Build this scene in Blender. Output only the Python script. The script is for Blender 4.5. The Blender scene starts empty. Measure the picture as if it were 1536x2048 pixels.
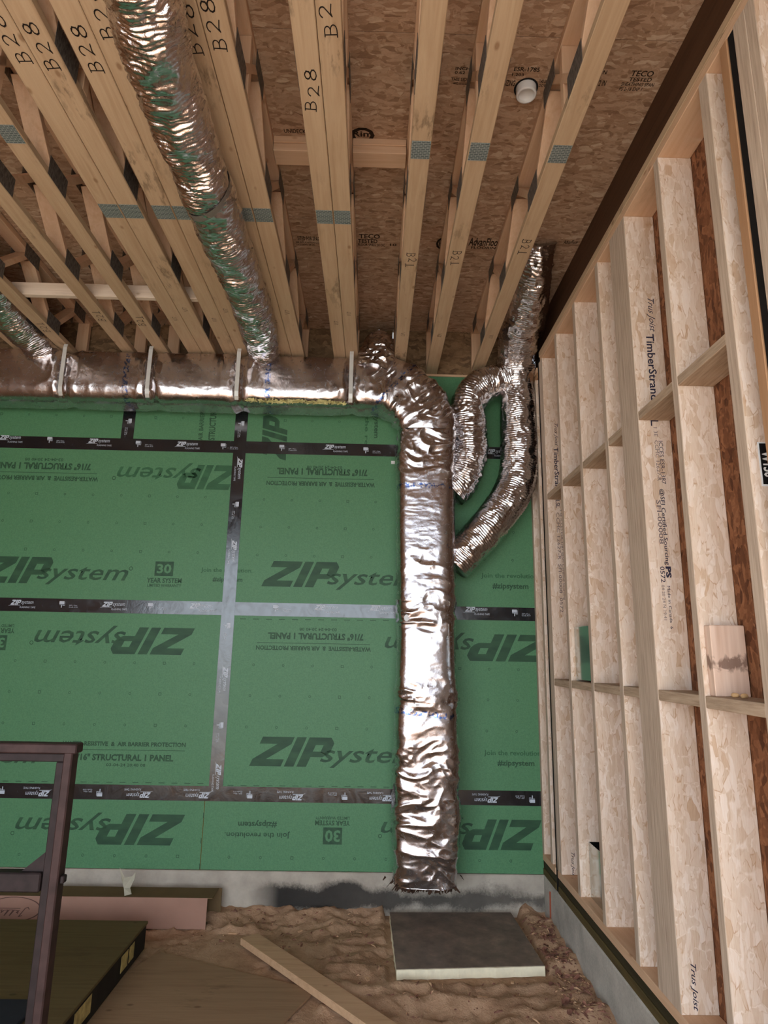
import bpy, math, random
import numpy as np
from mathutils import Vector, Matrix
random.seed(4); rng = np.random.RandomState(7)
scene = bpy.context.scene
COL = scene.collection

# ------------------------------------------------------------------ camera
F = 1268.0; YAW = .0147; PIT = .218; ROLL = .0185
CAM = np.array([-1.161, -4.576, 1.410])
_cy, _sy = math.cos(YAW), math.sin(YAW)
FW = np.array([_sy*math.cos(PIT), _cy*math.cos(PIT), math.sin(PIT)])
_r0 = np.array([_cy, -_sy, 0.]); _u0 = np.cross(_r0, FW)
RT = math.cos(ROLL)*_r0 + math.sin(ROLL)*_u0
UP = -math.sin(ROLL)*_r0 + math.cos(ROLL)*_u0
cd = bpy.data.cameras.new('camera'); cam = bpy.data.objects.new('camera', cd); COL.objects.link(cam)
cd.sensor_fit = 'VERTICAL'; cd.sensor_height = 36.0; cd.sensor_width = 27.0
cd.lens = F/2048*36.0; cd.clip_start = .02; cd.clip_end = 300
cam.matrix_world = Matrix(((RT[0], UP[0], -FW[0], CAM[0]), (RT[1], UP[1], -FW[1], CAM[1]), (RT[2], UP[2], -FW[2], CAM[2]), (0, 0, 0, 1)))
scene.camera = cam

# ------------------------------------------------------------------ light: overcast sky through the open front
w = bpy.data.worlds.new('sky'); scene.world = w; w.use_nodes = True
bg = w.node_tree.nodes['Background']
bg.inputs[0].default_value = (.80, .90, 1.0, 1); bg.inputs[1].default_value = 4.2
sl = bpy.data.lights.new('sun', 'SUN'); sl.energy = 10.5; sl.angle = .02; sl.color = (1, .97, .93)
so = bpy.data.objects.new('sun', sl); COL.objects.link(so); so.rotation_euler = (math.radians(32), 0, math.radians(-22))   # high sun in front of the open side
scene.view_settings.view_transform = 'Standard'; scene.view_settings.look = 'None'
scene.view_settings.gamma = 1; scene.view_settings.use_curve_mapping = False
scene.view_settings.exposure = 0.55

# ------------------------------------------------------------------ pixel (1536x2048) -> point on a known plane
def _ray(x, y): return FW + (x-768)/F*RT - (y-1024)/F*UP
def _on(a, v, x, y):
    d = _ray(x, y); t = (v-CAM[a])/d[a]; return CAM + t*d
def onX(v, x, y): return _on(0, v, x, y)
def onY(v, x, y): return _on(1, v, x, y)
def onZ(v, x, y): return _on(2, v, x, y)

# ------------------------------------------------------------------ materials
def srgb(r, g, b):
    f = lambda c: (c/12.92 if c <= .04045 else ((c+.055)/1.055)**2.4)
    return (f(r/255), f(g/255), f(b/255), 1)
class NT:
    def __init__(s, name):
        s.m = bpy.data.materials.new(name); s.m.use_nodes = True
        s.t = s.m.node_tree; s.b = s.t.nodes['Principled BSDF']
    def n(s, typ, **k):
        nd = s.t.nodes.new(typ)
        for a, v in k.items():
            if a.startswith('i_'):
                key = a[2:]; key = int(key) if key.isdigit() else key.replace('_', ' ')
                s.put(nd.inputs[key], v)
            else: setattr(nd, a, v)
        return nd
    def put(s, inp, v):
        if hasattr(v, 'is_output') or isinstance(v, bpy.types.NodeSocket): s.t.links.new(v, inp)
        else: inp.default_value = v
    def coord(s, scale=(1, 1, 1), rot=(0, 0, 0), rnd=True):
        tc = s.n('ShaderNodeTexCoord'); v = tc.outputs['Object']
        if rnd:
            oi = s.n('ShaderNodeObjectInfo')
            mu = s.n('ShaderNodeMath', operation='MULTIPLY', i_0=oi.outputs['Random'], i_1=37.0)
            ad = s.n('ShaderNodeVectorMath', operation='ADD', i_0=v, i_1=mu.outputs[0]); v = ad.outputs[0]
        mp = s.n('ShaderNodeMapping', i_Vector=v, i_Rotation=rot, i_Scale=scale)
        return mp.outputs[0]
    def noise(s, vec, scale=5, detail=4, rough=.5, dist=0):
        return s.n('ShaderNodeTexNoise', i_Vector=vec, i_Scale=scale, i_Detail=detail, i_Roughness=rough, i_Distortion=dist).outputs[0]
    def ramp(s, fac, stops, interp='LINEAR'):
        r = s.n('ShaderNodeValToRGB', i_Fac=fac); cr = r.color_ramp; cr.interpolation = interp
        while len(cr.elements) < len(stops): cr.elements.new(.5)
        for e, (p, c) in zip(cr.elements, stops):
            e.position = p; e.color = c if len(c) == 4 else (*c, 1)
        return r.outputs[0]
    def mix(s, fac, a, b, mode='MIX'):
        x = s.n('ShaderNodeMix', data_type='RGBA', blend_type=mode)
        s.put(x.inputs[0], fac); s.put(x.inputs[6], a); s.put(x.inputs[7], b); return x.outputs[2]
    def math(s, op, a, b=0.): return s.n('ShaderNodeMath', operation=op, i_0=a, i_1=b).outputs[0]
    def bump(s, h, strength=.3, dist=.01):
        s.put(s.b.inputs['Normal'], s.n('ShaderNodeBump', i_Height=h, i_Strength=strength, i_Distance=dist).outputs[0])
    def done(s, col=None, rough=None, metal=None, spec=None):
        if col is not None: s.put(s.b.inputs['Base Color'], col)
        if rough is not None: s.put(s.b.inputs['Roughness'], rough)
        if metal is not None: s.put(s.b.inputs['Metallic'], metal)
        if spec is not None: s.b.inputs['Specular IOR Level'].default_value = spec
        return s.m
def plain(name, c, rough=.7, metal=0, spec=.3, var=.12, scale=20):
    k = NT(name); v = k.coord((1, 1, 1)); n = k.noise(v, scale, 5)
    dk = tuple(x*(1-var) for x in c[:3])+(1,); lt = tuple(min(1, x*(1+var)) for x in c[:3])+(1,)
    return k.done(k.ramp(n, [(.3, dk), (.7, lt)]), rough, metal, spec)
def spruce(name, axis, light, mid, dark, smudge=.5):
    k = NT(name); sc = [14, 14, 14]; sc[axis] = .9
    v = k.coord(tuple(sc)); n1 = k.noise(v, 1.6, 6, .6, .8)
    sc2 = [90, 90, 90]; sc2[axis] = 3; n2 = k.noise(k.coord(tuple(sc2)), 1, 3, .6)
    c = k.ramp(n1, [(.3, mid), (.55, light), (.75, mid)])
    c = k.mix(k.math('MULTIPLY', n2, .35), c, dark)
    sk = [9, 9, 9]; sk[axis] = 5
    vo = k.n('ShaderNodeTexVoronoi', i_Vector=k.coord(tuple(sk)), i_Scale=1.0).outputs['Distance']
    c = k.mix(k.ramp(vo, [(.05, (.8, .8, .8)), (.11, (0, 0, 0))]), c, dark)
    ss = [30, 30, 30]; ss[axis] = 8
    sm = k.math('MULTIPLY', k.ramp(k.noise(k.coord((1.7, 1.7, 1.7)), 1.3, 2), [(.56, (0, 0, 0)), (.68, (1, 1, 1))]),
                k.ramp(k.noise(k.coord(tuple(ss)), 1, 4, .7), [(.5, (0, 0, 0)), (.62, (1, 1, 1))]))
    c = k.mix(k.math('MULTIPLY', sm, smudge), c, srgb(60, 44, 30))
    k.bump(n2, .15, .002)
    return k.done(c, .75, 0, .2)
def osb(name, pal, sc1, sc2, rough=.8, bumpd=.002, grain=None, warp=.12, line=None):
    """strand board: two layers of stretched flakes of different tone"""
    k = NT(name); tc = k.coord((1, 1, 1))
    nz = k.n('ShaderNodeTexNoise', i_Vector=tc, i_Scale=9.0, i_Detail=2.0)
    off = k.n('ShaderNodeVectorMath', operation='SCALE', i_0=nz.outputs['Color']); off.inputs['Scale'].default_value = warp
    tw = k.n('ShaderNodeVectorMath', operation='ADD', i_0=tc, i_1=off.outputs[0]).outputs[0]
    outs = []; edges = []
    for (s, r) in (sc1, sc2):
        mp = k.n('ShaderNodeMapping', i_Vector=tw, i_Rotation=r, i_Scale=s)
        vo = k.n('ShaderNodeTexVoronoi', i_Vector=mp.outputs[0], i_Scale=1.0)
        outs.append(k.n('ShaderNodeSeparateColor', i_Color=vo.outputs['Color']).outputs[0])
        ve = k.n('ShaderNodeTexVoronoi', i_Vector=mp.outputs[0], i_Scale=1.0, feature='DISTANCE_TO_EDGE'); edges.append(ve.outputs['Distance'])
    sel = k.ramp(k.noise(tc, 14, 2), [(.47, (0, 0, 0)), (.53, (1, 1, 1))])
    f = k.mix(sel, outs[0], outs[1])
    c = k.ramp(f, [(i/(len(pal)-1), p) for i, p in enumerate(pal)])
    if line:
        ed = k.ramp(k.mix(sel, edges[0], edges[1]), [(.0, (1, 1, 1)), (.05, (0, 0, 0))])
        lm = k.ramp(k.noise(tc, 24, 3), [(.46, (0, 0, 0)), (.60, (.75,)*3)]); c = k.mix(k.math('MULTIPLY', ed, lm), c, line)
    g = k.noise(k.coord(grain or (60, 60, 60)), 2, 4, .7)
    c = k.mix(.35, c, k.ramp(g, [(.3, (.35, .33, .3)), (.7, (.72, .71, .70))]), 'OVERLAY')
    k.bump(k.math('ADD', f, g), .25, bumpd)
    return k.done(c, rough, 0, .2)
M = {}
for i, a in enumerate('xyz'):
    M['spruce_'+a] = spruce('spruce_'+a, i, srgb(198, 170, 138), srgb(182, 152, 120), srgb(142, 108, 78))
    M['pale_'+a] = spruce('pale_spruce_'+a, i, srgb(220, 184, 152), srgb(208, 168, 134), srgb(176, 132, 98), .1)
    M['orange_'+a] = spruce('orange_spruce_'+a, i, srgb(186, 144, 108), srgb(172, 128, 92), srgb(138, 96, 64), .1)
M['weathered'] = spruce('weathered_plank', 0, srgb(200, 164, 130), srgb(182, 146, 112), srgb(132, 98, 70), .3)
M['white_wood'] = spruce('white_strongback', 0, srgb(225, 205, 185), srgb(210, 188, 165), srgb(170, 145, 120), .1)
M['osb_floor'] = osb('osb_subfloor', [srgb(138, 106, 82), srgb(168, 134, 107), srgb(186, 154, 128), srgb(158, 124, 98), srgb(200, 172, 146)],
                     ((16, 60, 20), (0, 0, .25)), ((20, 70, 20), (0, 0, -.35)), grain=(40, 110, 60), warp=.06)
M['osb_rim'] = osb('osb_rim', [srgb(92, 70, 50), srgb(120, 94, 68), srgb(136, 108, 80)], ((12, 30, 40), (0, .2, 0)), ((12, 30, 50), (0, -.3, 0)))
M['osb_sheath'] = osb('osb_sheathing', [srgb(84, 52, 34), srgb(122, 80, 54), srgb(148, 102, 72), srgb(106, 68, 44)],
                      ((30, 46, 30), (.5, 0, 0)), ((30, 70, 20), (-.6, 0, 0)), warp=.05)
lp = [srgb(208, 181, 158), srgb(220, 196, 176), srgb(232, 213, 198), srgb(215, 190, 168), srgb(226, 204, 186), srgb(200, 169, 142)]
M['lsl'] = osb('strand_stud_face', lp, ((44, 30, 8), (0, .12, 0)), ((60, 30, 13), (0, -.35, 0)), grain=(130, 60, 9), warp=.05, line=srgb(176, 132, 92))
k = NT('strand_stud_edge'); v = k.coord((90, 90, 5)); n = k.noise(v, 1, 5, .65)
k.bump(n, .2, .002)
M['lsl_edge'] = k.done(k.ramp(n, [(.25, srgb(164, 142, 124)), (.5, srgb(194, 173, 153)), (.75, srgb(212, 192, 172))]), .85, 0, .15)
k = NT('strand_block_edge'); v = k.coord((90, 6, 90)); n = k.noise(v, 1, 5, .65)
M['lsl_edge_y'] = k.done(k.ramp(n, [(.25, srgb(146, 124, 104)), (.5, srgb(180, 156, 132)), (.75, srgb(198, 176, 152))]), .85, 0, .15)
k = NT('green_sheathing'); v = k.coord((1, 1, 1), rnd=False); n = k.noise(v, 120, 3, .7); n2 = k.noise(v, 3, 3)
c = k.ramp(n, [(.3, srgb(74, 120, 84)), (.7, srgb(91, 139, 99))]); c = k.mix(k.math('MULTIPLY', n2, .35), c, srgb(70, 120, 82))
wv = k.ramp(k.noise(k.coord((35, 35, 35), rnd=False), 1, 6, .8), [(.74, (0, 0, 0)), (.78, (1, 1, 1))]); c = k.mix(k.math('MULTIPLY', wv, .25), c, srgb(150, 190, 150))
k.bump(n, .12, .001); M['zip'] = k.done(c, .52, 0, .35)
M['zip_edge'] = plain('panel_edge', srgb(150, 140, 80))
k = NT('panel_ink'); v = k.coord((3, 3, 150), rnd=False); n = k.noise(v, 1, 3)
M['ink'] = k.done(k.ramp(n, [(.3, srgb(36, 66, 48)), (.7, srgb(54, 90, 62))]), .55, 0, .3)
k = NT('panel_ink_light'); v = k.coord((3, 3, 150), rnd=False); n = k.noise(v, 1, 3)
M['ink2'] = k.done(k.ramp(n, [(.3, srgb(44, 84, 56)), (.7, srgb(58, 104, 70))]), .55, 0, .3)
k = NT('flashing_tape'); v = k.coord((1, 1, 1), rnd=False); n = k.noise(v, 9, 5, .65, 1.5); n2 = k.noise(v, 60, 3, .6)
k.bump(k.math('ADD', n, k.math('MULTIPLY', n2, .25)), .25, .003)
M['tape'] = k.done(srgb(24, 25, 30), k.ramp(n, [(.35, (.12,)*3), (.7, (.28,)*3)]), 0, .8)
M['tape_print'] = plain('tape_print', srgb(190, 196, 206), .5)
def foil(name, tint, r0, r1, bs, bdist, fine):
    k = NT(name); v = k.coord((1, 1, 1), rnd=False)
    a = k.noise(v, 38, 4, .6, 1.2); b = k.noise(v, fine, 3, .6)
    k.bump(k.math('ADD', k.math('MULTIPLY', a, .8), k.math('MULTIPLY', b, .12)), bs, bdist)
    at = k.n('ShaderNodeAttribute', attribute_name='ink').outputs['Fac']
    q = k.ramp(k.noise(k.coord((55, 55, 55), rnd=False), 1, 2, .6), [(.5, (0, 0, 0)), (.56, (1, 1, 1))])
    c = k.mix(k.math('MULTIPLY', k.math('MULTIPLY', at, q), .85), tint, srgb(50, 100, 180))
    return k.done(c, k.ramp(a, [(.3, (r0,)*3), (.7, (r1,)*3)]), 1.0)
M['foil'] = foil('foil_wrap', srgb(206, 201, 204), .17, .30, .16, .005, 220)
M['flexfoil'] = foil('flex_duct_foil', srgb(222, 219, 221), .09, .20, .45, .008, 150)
M['strap'] = plain('galvanised_strap', srgb(214, 214, 210), .45, .35, .5, .06)
M['galv'] = plain('galvanised_sheet', srgb(190, 196, 196), .14, 1, .5, .04, 6)
k = NT('nail_plate'); v = k.coord((1, 1, 1), rnd=False)
br = k.n('ShaderNodeTexBrick', i_Vector=k.n('ShaderNodeMapping', i_Vector=v, i_Scale=(1, 1, 1)).outputs[0], i_Scale=26.0, i_Mortar_Size=.028)
br.inputs['Color1'].default_value = (0, 0, 0, 1); br.inputs['Color2'].default_value = (.1, .1, .1, 1); br.inputs['Mortar'].default_value = (1, 1, 1, 1)
k.bump(br.outputs['Color'], .5, .003)
M['plate'] = k.done(k.mix(br.outputs['Color'], srgb(92, 100, 98), srgb(170, 174, 168)), .55, .2)
k = NT('nail_plate_side'); v = k.coord((1, 120, 40), rnd=False); n = k.noise(v, 1, 2)
M['plate_side'] = k.done(k.ramp(n, [(.4, srgb(92, 86, 80)), (.6, srgb(126, 120, 114))]), .6, .6)
M['pen'] = plain('marker_ink', srgb(34, 27, 24), .6, 0, .2, .1)
M['stamp'] = plain('stamp_ink', srgb(46, 34, 26), .8, 0, .1, .3, 200)
M['stamp_blue'] = plain('stud_ink', srgb(52, 48, 66), .8, 0, .1, .25, 200)
M['stamp_faint'] = plain('stud_ink_faint', srgb(120, 104, 104), .8, 0, .1, .25, 200)
k = NT('foundation_concrete'); v = k.coord((1, 1, 1), rnd=False)
n = k.noise(v, 6, 6, .6); n2 = k.noise(v, 80, 4, .7)
c = k.ramp(n, [(.3, srgb(160, 154, 145)), (.7, srgb(198, 191, 180))]); c = k.mix(.3, c, k.ramp(n2, [(.3, (.3, .3, .3)), (.7, (.7, .7, .7))]), 'OVERLAY')
k.bump(n2, .2, .003); M['concrete'] = k.done(c, .85, 0, .2)
# tar splashed along the lower part of the back footing (band with ragged edges)
k = NT('tarred_concrete'); v = k.coord((1, 1, 1), rnd=False)
n = k.noise(v, 6, 6, .6); n2 = k.noise(v, 90, 4, .75)
c = k.ramp(n, [(.3, srgb(158, 148, 136)), (.7, srgb(190, 180, 166))])
sx = k.n('ShaderNodeSeparateXYZ', i_Vector=v)
d = k.math('ABSOLUTE', k.math('ADD', sx.outputs[2], k.math('ADD', -.3005+.155, k.math('MULTIPLY', k.math('SUBTRACT', k.noise(k.coord((2.2, 1, 1), rnd=False), 1, 2), .5), .05))))
e = k.math('ADD', k.math('SUBTRACT', .092, d), k.math('MULTIPLY', k.math('SUBTRACT', n2, .5), .06))
e = k.math('ADD', e, k.math('MULTIPLY', k.math('SUBTRACT', k.noise(k.coord((3.2, 1, 3), rnd=False), 1, 4), .5), .26))
msk = k.ramp(e, [(-.0, (0, 0, 0)), (.05, (1, 1, 1))])
xr = k.ramp(k.math('MULTIPLY', k.math('ADD', sx.outputs[0], -.24), .4), [(.06, (0, 0, 0)), (.14, (1, 1, 1)), (.93, (.75,)*3)])
c = k.mix(k.math('MULTIPLY', k.math('MULTIPLY', msk, xr), .93), c, srgb(10, 11, 15))
k.bump(n2, .2, .003); M['concrete_tar'] = k.done(c, .8, 0, .2)
k = NT('dirt'); v = k.coord((1, 1, 1), rnd=False); n = k.noise(v, 7, 8, .62); n2 = k.noise(v, 45, 5, .7)
c = k.ramp(n, [(.25, srgb(140, 108, 84)), (.5, srgb(174, 140, 112)), (.75, srgb(192, 160, 132))])
c = k.mix(k.ramp(n2, [(.62, (0, 0, 0)), (.72, (.6, .6, .6))]), c, srgb(108, 80, 60))
k.bump(k.math('ADD', n2, n), .5, .02); M['dirt'] = k.done(c, .95, 0, .1)
M['outside'] = plain('outside_bounce_ground', srgb(176, 174, 168), .95, 0, .1, .2, 2)  # unseen ground outside, kept pale grey to bounce light onto the ceiling
M['treated'] = spruce('treated_sill', 1, srgb(104, 88, 54), srgb(78, 66, 40), srgb(46, 40, 26), .4)
M['treated2'] = spruce('treated_sill_dark', 1, srgb(66, 58, 38), srgb(52, 46, 30), srgb(30, 28, 20), .4)
M['gasket'] = plain('black_gasket', srgb(26, 24, 24), .8, 0, .2)
M['rust'] = plain('rusty_steel', srgb(58, 42, 40), .6, .35, .3, .3, 25)
M['rust_dark'] = plain('rusty_steel_dark', srgb(40, 31, 31), .6, .35, .3, .3, 25)
M['cardboard'] = plain('cardboard', srgb(156, 120, 104), .85, 0, .15, .06, 8)
M['cardboard_top'] = plain('cardboard_kraft', srgb(110, 90, 64), .85, 0, .15, .08, 8)
M['carton_ink'] = plain('carton_ink', srgb(92, 66, 58), .85)
M['ply'] = spruce('ply_sheet', 0, srgb(156, 126, 98), srgb(140, 110, 84), srgb(106, 80, 58), .4)
M['crate_top'] = spruce('crate_sheet', 0, srgb(100, 84, 54), srgb(86, 70, 44), srgb(64, 52, 32), .4)
M['crate_side'] = plain('crate_side', srgb(38, 32, 26), .8, 0, .2, .3, 10)
M['sticker'] = plain('pale_sticker', srgb(170, 150, 96), .7, 0, .2, .35, 30)
M['navy'] = plain('dark_sheet', srgb(30, 30, 38), .8)
k = NT('foam_face'); v = k.coord((1, 1, 1), rnd=False); n = k.noise(v, 7, 6, .65)
c = k.ramp(n, [(.3, srgb(92, 80, 72)), (.55, srgb(122, 106, 94)), (.75, srgb(150, 130, 114))]); M['foam_face'] = k.done(c, .6, 0, .3)
M['foam'] = plain('foam_core', srgb(232, 222, 194), .9, 0, .1, .06, 40)
M['pvc'] = plain('white_plastic', srgb(225, 222, 218), .4, 0, .4, .02)
M['paper'] = plain('torn_paper', srgb(176, 170, 152), .9, 0, .1, .08)
M['leaf'] = plain('dry_leaf', srgb(128, 88, 74), .8, 0, .2, .3, 40)
M['chip'] = plain('wood_chip', srgb(196, 158, 124), .8, 0, .2, .15, 40)
M['husk'] = plain('tan_husk', srgb(214, 172, 122), .6, 0, .3, .2, 60)
M['white'] = plain('white_label', srgb(228, 228, 228), .6)
M['black'] = plain('black_label', srgb(18, 18, 20), .5)
M['fuzz'] = plain('frayed_insulation', srgb(70, 52, 42), .95, 0, .1, .35, 60)
M['yellow'] = plain('yellow_insulation', srgb(206, 196, 140), .95, 0, .1, .2, 60)
M['red'] = plain('orange_paint', srgb(206, 112, 84), .85, 0, .1, .2, 60)
M['blue'] = plain('blue_print', srgb(70, 120, 190), .4)
k = NT('knotty_board'); v = k.coord((20, 20, 1.2), rnd=False); n = k.noise(v, 2, 4)
c = k.ramp(n, [(.3, srgb(206, 170, 148)), (.7, srgb(232, 204, 184))])
kn = k.noise(k.coord((26, 26, 18), rnd=False), 1, 3, .6, .8); sx = k.n('ShaderNodeSeparateXYZ', i_Vector=k.coord((1, 1, 1), rnd=False))
band = k.math('SUBTRACT', 1.0, k.math('MULTIPLY', k.math('ABSOLUTE', k.math('ADD', sx.outputs[2], .01)), 14.0))
c = k.mix(k.ramp(k.math('MULTIPLY', kn, band), [(.30, (0, 0, 0)), (.42, (.8, .8, .8))]), c, srgb(112, 84, 72)); M['knot'] = k.done(c, .8, 0, .2)
M['leftwall'] = osb('left_wall_board', [srgb(96, 66, 42), srgb(130, 92, 62), srgb(150, 110, 78)], ((20, 14, 30), (.3, 0, 0)), ((20, 14, 40), (-.4, 0, 0)))

# ------------------------------------------------------------------ object helpers
WL = {}
def _v(a): return Vector((float(a[0]), float(a[1]), float(a[2])))
def link(o, parent, loc):
    COL.objects.link(o); loc = _v(loc)
    if parent is not None:
        o.parent = parent; o.location = loc - WL[parent.name]
    else: o.location = loc
    WL[o.name] = loc
    return o
def tag(o, label=None, cat=None, group=None, kind=None):
    if label: o['label'] = label
    if cat: o['category'] = cat
    if group: o['group'] = group
    if kind: o['kind'] = kind
    return o
def empty(name, loc, label=None, cat=None, group=None, kind=None):
    o = bpy.data.objects.new(name, None); o.empty_display_size = .1
    link(o, None, loc); return tag(o, label, cat, group, kind)
def mesh(name, V, Fc, mats, idx=None, smooth=False):
    me = bpy.data.meshes.new(name); me.from_pydata([tuple(map(float, p)) for p in V], [], [tuple(map(int, f)) for f in Fc])
    for m in (mats if isinstance(mats, (list, tuple)) else [mats]): me.materials.append(M[m] if isinstance(m, str) else m)
    if idx is not None: me.polygons.foreach_set('material_index', idx)
    if smooth: me.polygons.foreach_set('use_smooth', [True]*len(me.polygons))
    me.update(); return me
def ob(name, me, parent, loc): return link(bpy.data.objects.new(name, me), parent, loc)
def boxmesh(name, sx, sy, sz, mats, c=.0025, R=None, axis_mats=None):
    """chamfered box centred on origin; axis_mats: material index per axis normal (x,y,z)"""
    h = (sx/2, sy/2, sz/2); c = min(c, min(h)*.45)
    V = []; key = {}
    for X in (-1, 1):
        for Y in (-1, 1):
            for Z in (-1, 1):
                s = (X, Y, Z)
                for a in range(3):
                    p = [s[i]*(h[i]-(0 if i == a else c)) for i in range(3)]
                    key[(s, a)] = len(V); V.append(p)
    Fc = []; idx = []; am = axis_mats or (0, 0, 0)
    for a in range(3):
        b, d = [i for i in range(3) if i != a]
        for s in (-1, 1):
            q = []
            for (u, t) in ((-1, -1), (1, -1), (1, 1), (-1, 1)):
                k3 = [0, 0, 0]; k3[a] = s; k3[b] = u; k3[d] = t; q.append(key[(tuple(k3), a)])
            Fc.append(q); idx.append(am[a])
    for a in range(3):            # edges along axis a
        b, d = [i for i in range(3) if i != a]
        for u in (-1, 1):
            for t in (-1, 1):
                k1 = [0]*3; k1[a] = -1; k1[b] = u; k1[d] = t; k2 = list(k1); k2[a] = 1
                Fc.append([key[(tuple(k1), b)], key[(tuple(k2), b)], key[(tuple(k2), d)], key[(tuple(k1), d)]]); idx.append(am[b])
    for X in (-1, 1):
        for Y in (-1, 1):
            for Z in (-1, 1):
                Fc.append([key[((X, Y, Z), a)] for a in range(3)]); idx.append(am[0])
    V = np.array(V)
    if R is not None: V = V @ np.array(R).T
    Vn = V; out = []
    for f in Fc:                  # outward winding
        p = Vn[f]; n = np.cross(p[1]-p[0], p[2]-p[0]); out.append(f if n @ p.mean(0) > 0 else f[::-1])
    return mesh(name, V, out, mats, idx)
def box(name, lo, hi, mats, parent, c=.0025, axis_mats=None):
    lo = np.array(lo, float); hi = np.array(hi, float); s = hi-lo
    return ob(name, boxmesh(name, *s, mats, c, None, axis_mats), parent, (lo+hi)/2)
def rot(ax, a):
    c, s = math.cos(a), math.sin(a)
    return {'x': [[1, 0, 0], [0, c, -s], [0, s, c]], 'y': [[c, 0, s], [0, 1, 0], [-s, 0, c]], 'z': [[c, -s, 0], [s, c, 0], [0, 0, 1]]}[ax]

# ------------------------------------------------------------------ lettering (flat print)
_TX = {}
def textmesh(s, mat, shear=0., bold=0.):
    key = (s, mat, shear, bold)
    if key in _TX: return _TX[key]
    cu = bpy.data.curves.new('lettering', 'FONT'); cu.body = s; cu.size = 1; cu.shear = shear; cu.offset = bold; cu.resolution_u = 2
    to = bpy.data.objects.new('lettering_tmp', cu); COL.objects.link(to)
    dg = bpy.context.evaluated_depsgraph_get(); me = bpy.data.meshes.new_from_object(to.evaluated_get(dg))
    bpy.data.objects.remove(to); bpy.data.curves.remove(cu)
    n = len(me.vertices); co = np.zeros(n*3); me.vertices.foreach_get('co', co); co = co.reshape(-1, 3)
    lo, hi = co.min(0), co.max(0); asp = (hi[0]-lo[0])/(hi[1]-lo[1])
    co[:, :2] = (co[:, :2]-(lo[:2]+hi[:2])/2)/(hi[:2]-lo[:2]); co[:, 2] = 0
    me.vertices.foreach_set('co', co.ravel()); me.materials.clear(); me.materials.append(M[mat]); me.update()
    _TX[key] = (me, asp); return _TX[key]
def unitmesh(polys, mat, name='lettering'):
    V = []; Fc = []
    for p in polys:
        Fc.append(list(range(len(V), len(V)+len(p)))); V += [(x, y, 0) for x, y in p]
    A = np.array(V, float); lo, hi = A.min(0), A.max(0); A[:, :2] = (A[:, :2]-(lo[:2]+hi[:2])/2)/(hi[:2]-lo[:2])
    out = []
    for f in Fc:
        p = A[f]; ar = sum(p[i][0]*p[(i+1) % len(p)][1]-p[(i+1) % len(p)][0]*p[i][1] for i in range(len(p))); out.append(f if ar > 0 else f[::-1])
    return mesh(name, A, out, mat)
def put(name, me, parent, center, ux, uy, wd, ht):
    """flat unit mesh laid on a surface: ux = reading direction, uy = up of the letters"""
    o = bpy.data.objects.new(name, me); COL.objects.link(o)
    ux, uy = Vector(ux).normalized(), Vector(uy).normalized(); n = ux.cross(uy)
    L = _v(center)-(WL[parent.name] if parent else Vector((0, 0, 0)))
    if parent: o.parent = parent
    o.matrix_basis = Matrix(((ux.x*wd, uy.x*ht, n.x, L.x), (ux.y*wd, uy.y*ht, n.y, L.y), (ux.z*wd, uy.z*ht, n.z, L.z), (0, 0, 0, 1)))
    WL[o.name] = _v(center); return o
def ribbon(strokes, th):
    P = []
    for st in strokes:
        for (a, b) in zip(st[:-1], st[1:]):
            a = np.array(a, float); b = np.array(b, float); d = (b-a)/(np.hypot(*(b-a))+1e-9); n = np.array([-d[1], d[0]])*th/2; e = d*th*.4
            P.append([tuple(a-n-e), tuple(b-n+e), tuple(b+n+e), tuple(a+n-e)])
    return P
def arc(cx, cy, rx, ry, a0, a1, n=9): return [(cx+rx*math.cos(math.radians(a0+(a1-a0)*i/n)), cy+ry*math.sin(math.radians(a0+(a1-a0)*i/n))) for i in range(n+1)]
G_B = [[(0, 1), (.02, 0)], [(-.12, 1.0), (0, 1)]+arc(.25, .76, .3, .24, 90, -90)+[(.05, .52)]+arc(.28, .26, .36, .26, 90, -90)+[(-.15, 0)]]
G_2 = [arc(.3, .72, .28, .28, 160, -30)+[(.05, .05), (.25, .12), (.68, 0)]]
G_8 = [arc(.3, .76, .22, .24, 60, 320)+[(.3, .5)]+arc(.3, .25, .27, .25, 100, -260)+[(.46, .62), (.5, .85), (.36, .98)]]
G_1 = [[(.2, 1), (.2, 0)], [(-.0, 0), (.45, 0)]]
def shift(g, dx): return [[(x+dx, y) for x, y in s] for s in g]
HAND = {'B': unitmesh(ribbon(G_B, .085), 'pen'), '2': unitmesh(ribbon(G_2, .085), 'pen'), '8': unitmesh(ribbon(G_8, .085), 'pen'), '1': unitmesh(ribbon(G_1, .085), 'pen'),
        'V': unitmesh(ribbon([[(0, 1), (.5, 0), (1, 1)], [(1.4, 1), (1.4, 0)], [(1.8, .9), (2.4, .9), (1.9, 0)]], .12), 'pen')}
def zip_polys():
    q = [[(0, .76), (0, 1), (1.1, 1), (1.1, .76)], [(0, 0), (0, .24), (1.08, .24), (1.08, 0)],
         [(0, .24), (.62, .76), (1.1, .76), (.46, .24)],
         [(1.19, 0), (1.52, 0), (1.52, 1), (1.19, 1)],
         [(1.62, 0), (1.95, 0), (1.95, 1), (1.62, 1)], [(1.95, .74), (2.3, .74), (2.5, .88), (2.38, 1), (1.95, 1)],
         [(2.22, .74), (2.3, .74), (2.5, .88), (2.56, .8), (2.56, .52), (2.48, .4), (2.22, .5)], [(1.95, .33), (1.95, .52), (2.22, .52), (2.48, .4), (2.35, .33)]]
    return [[(x+.42*y, y) for x, y in p] for p in q]
ZIPM = {m: unitmesh(zip_polys(), m) for m in ('ink', 'ink2', 'tape_print')}
ring = []
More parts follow.
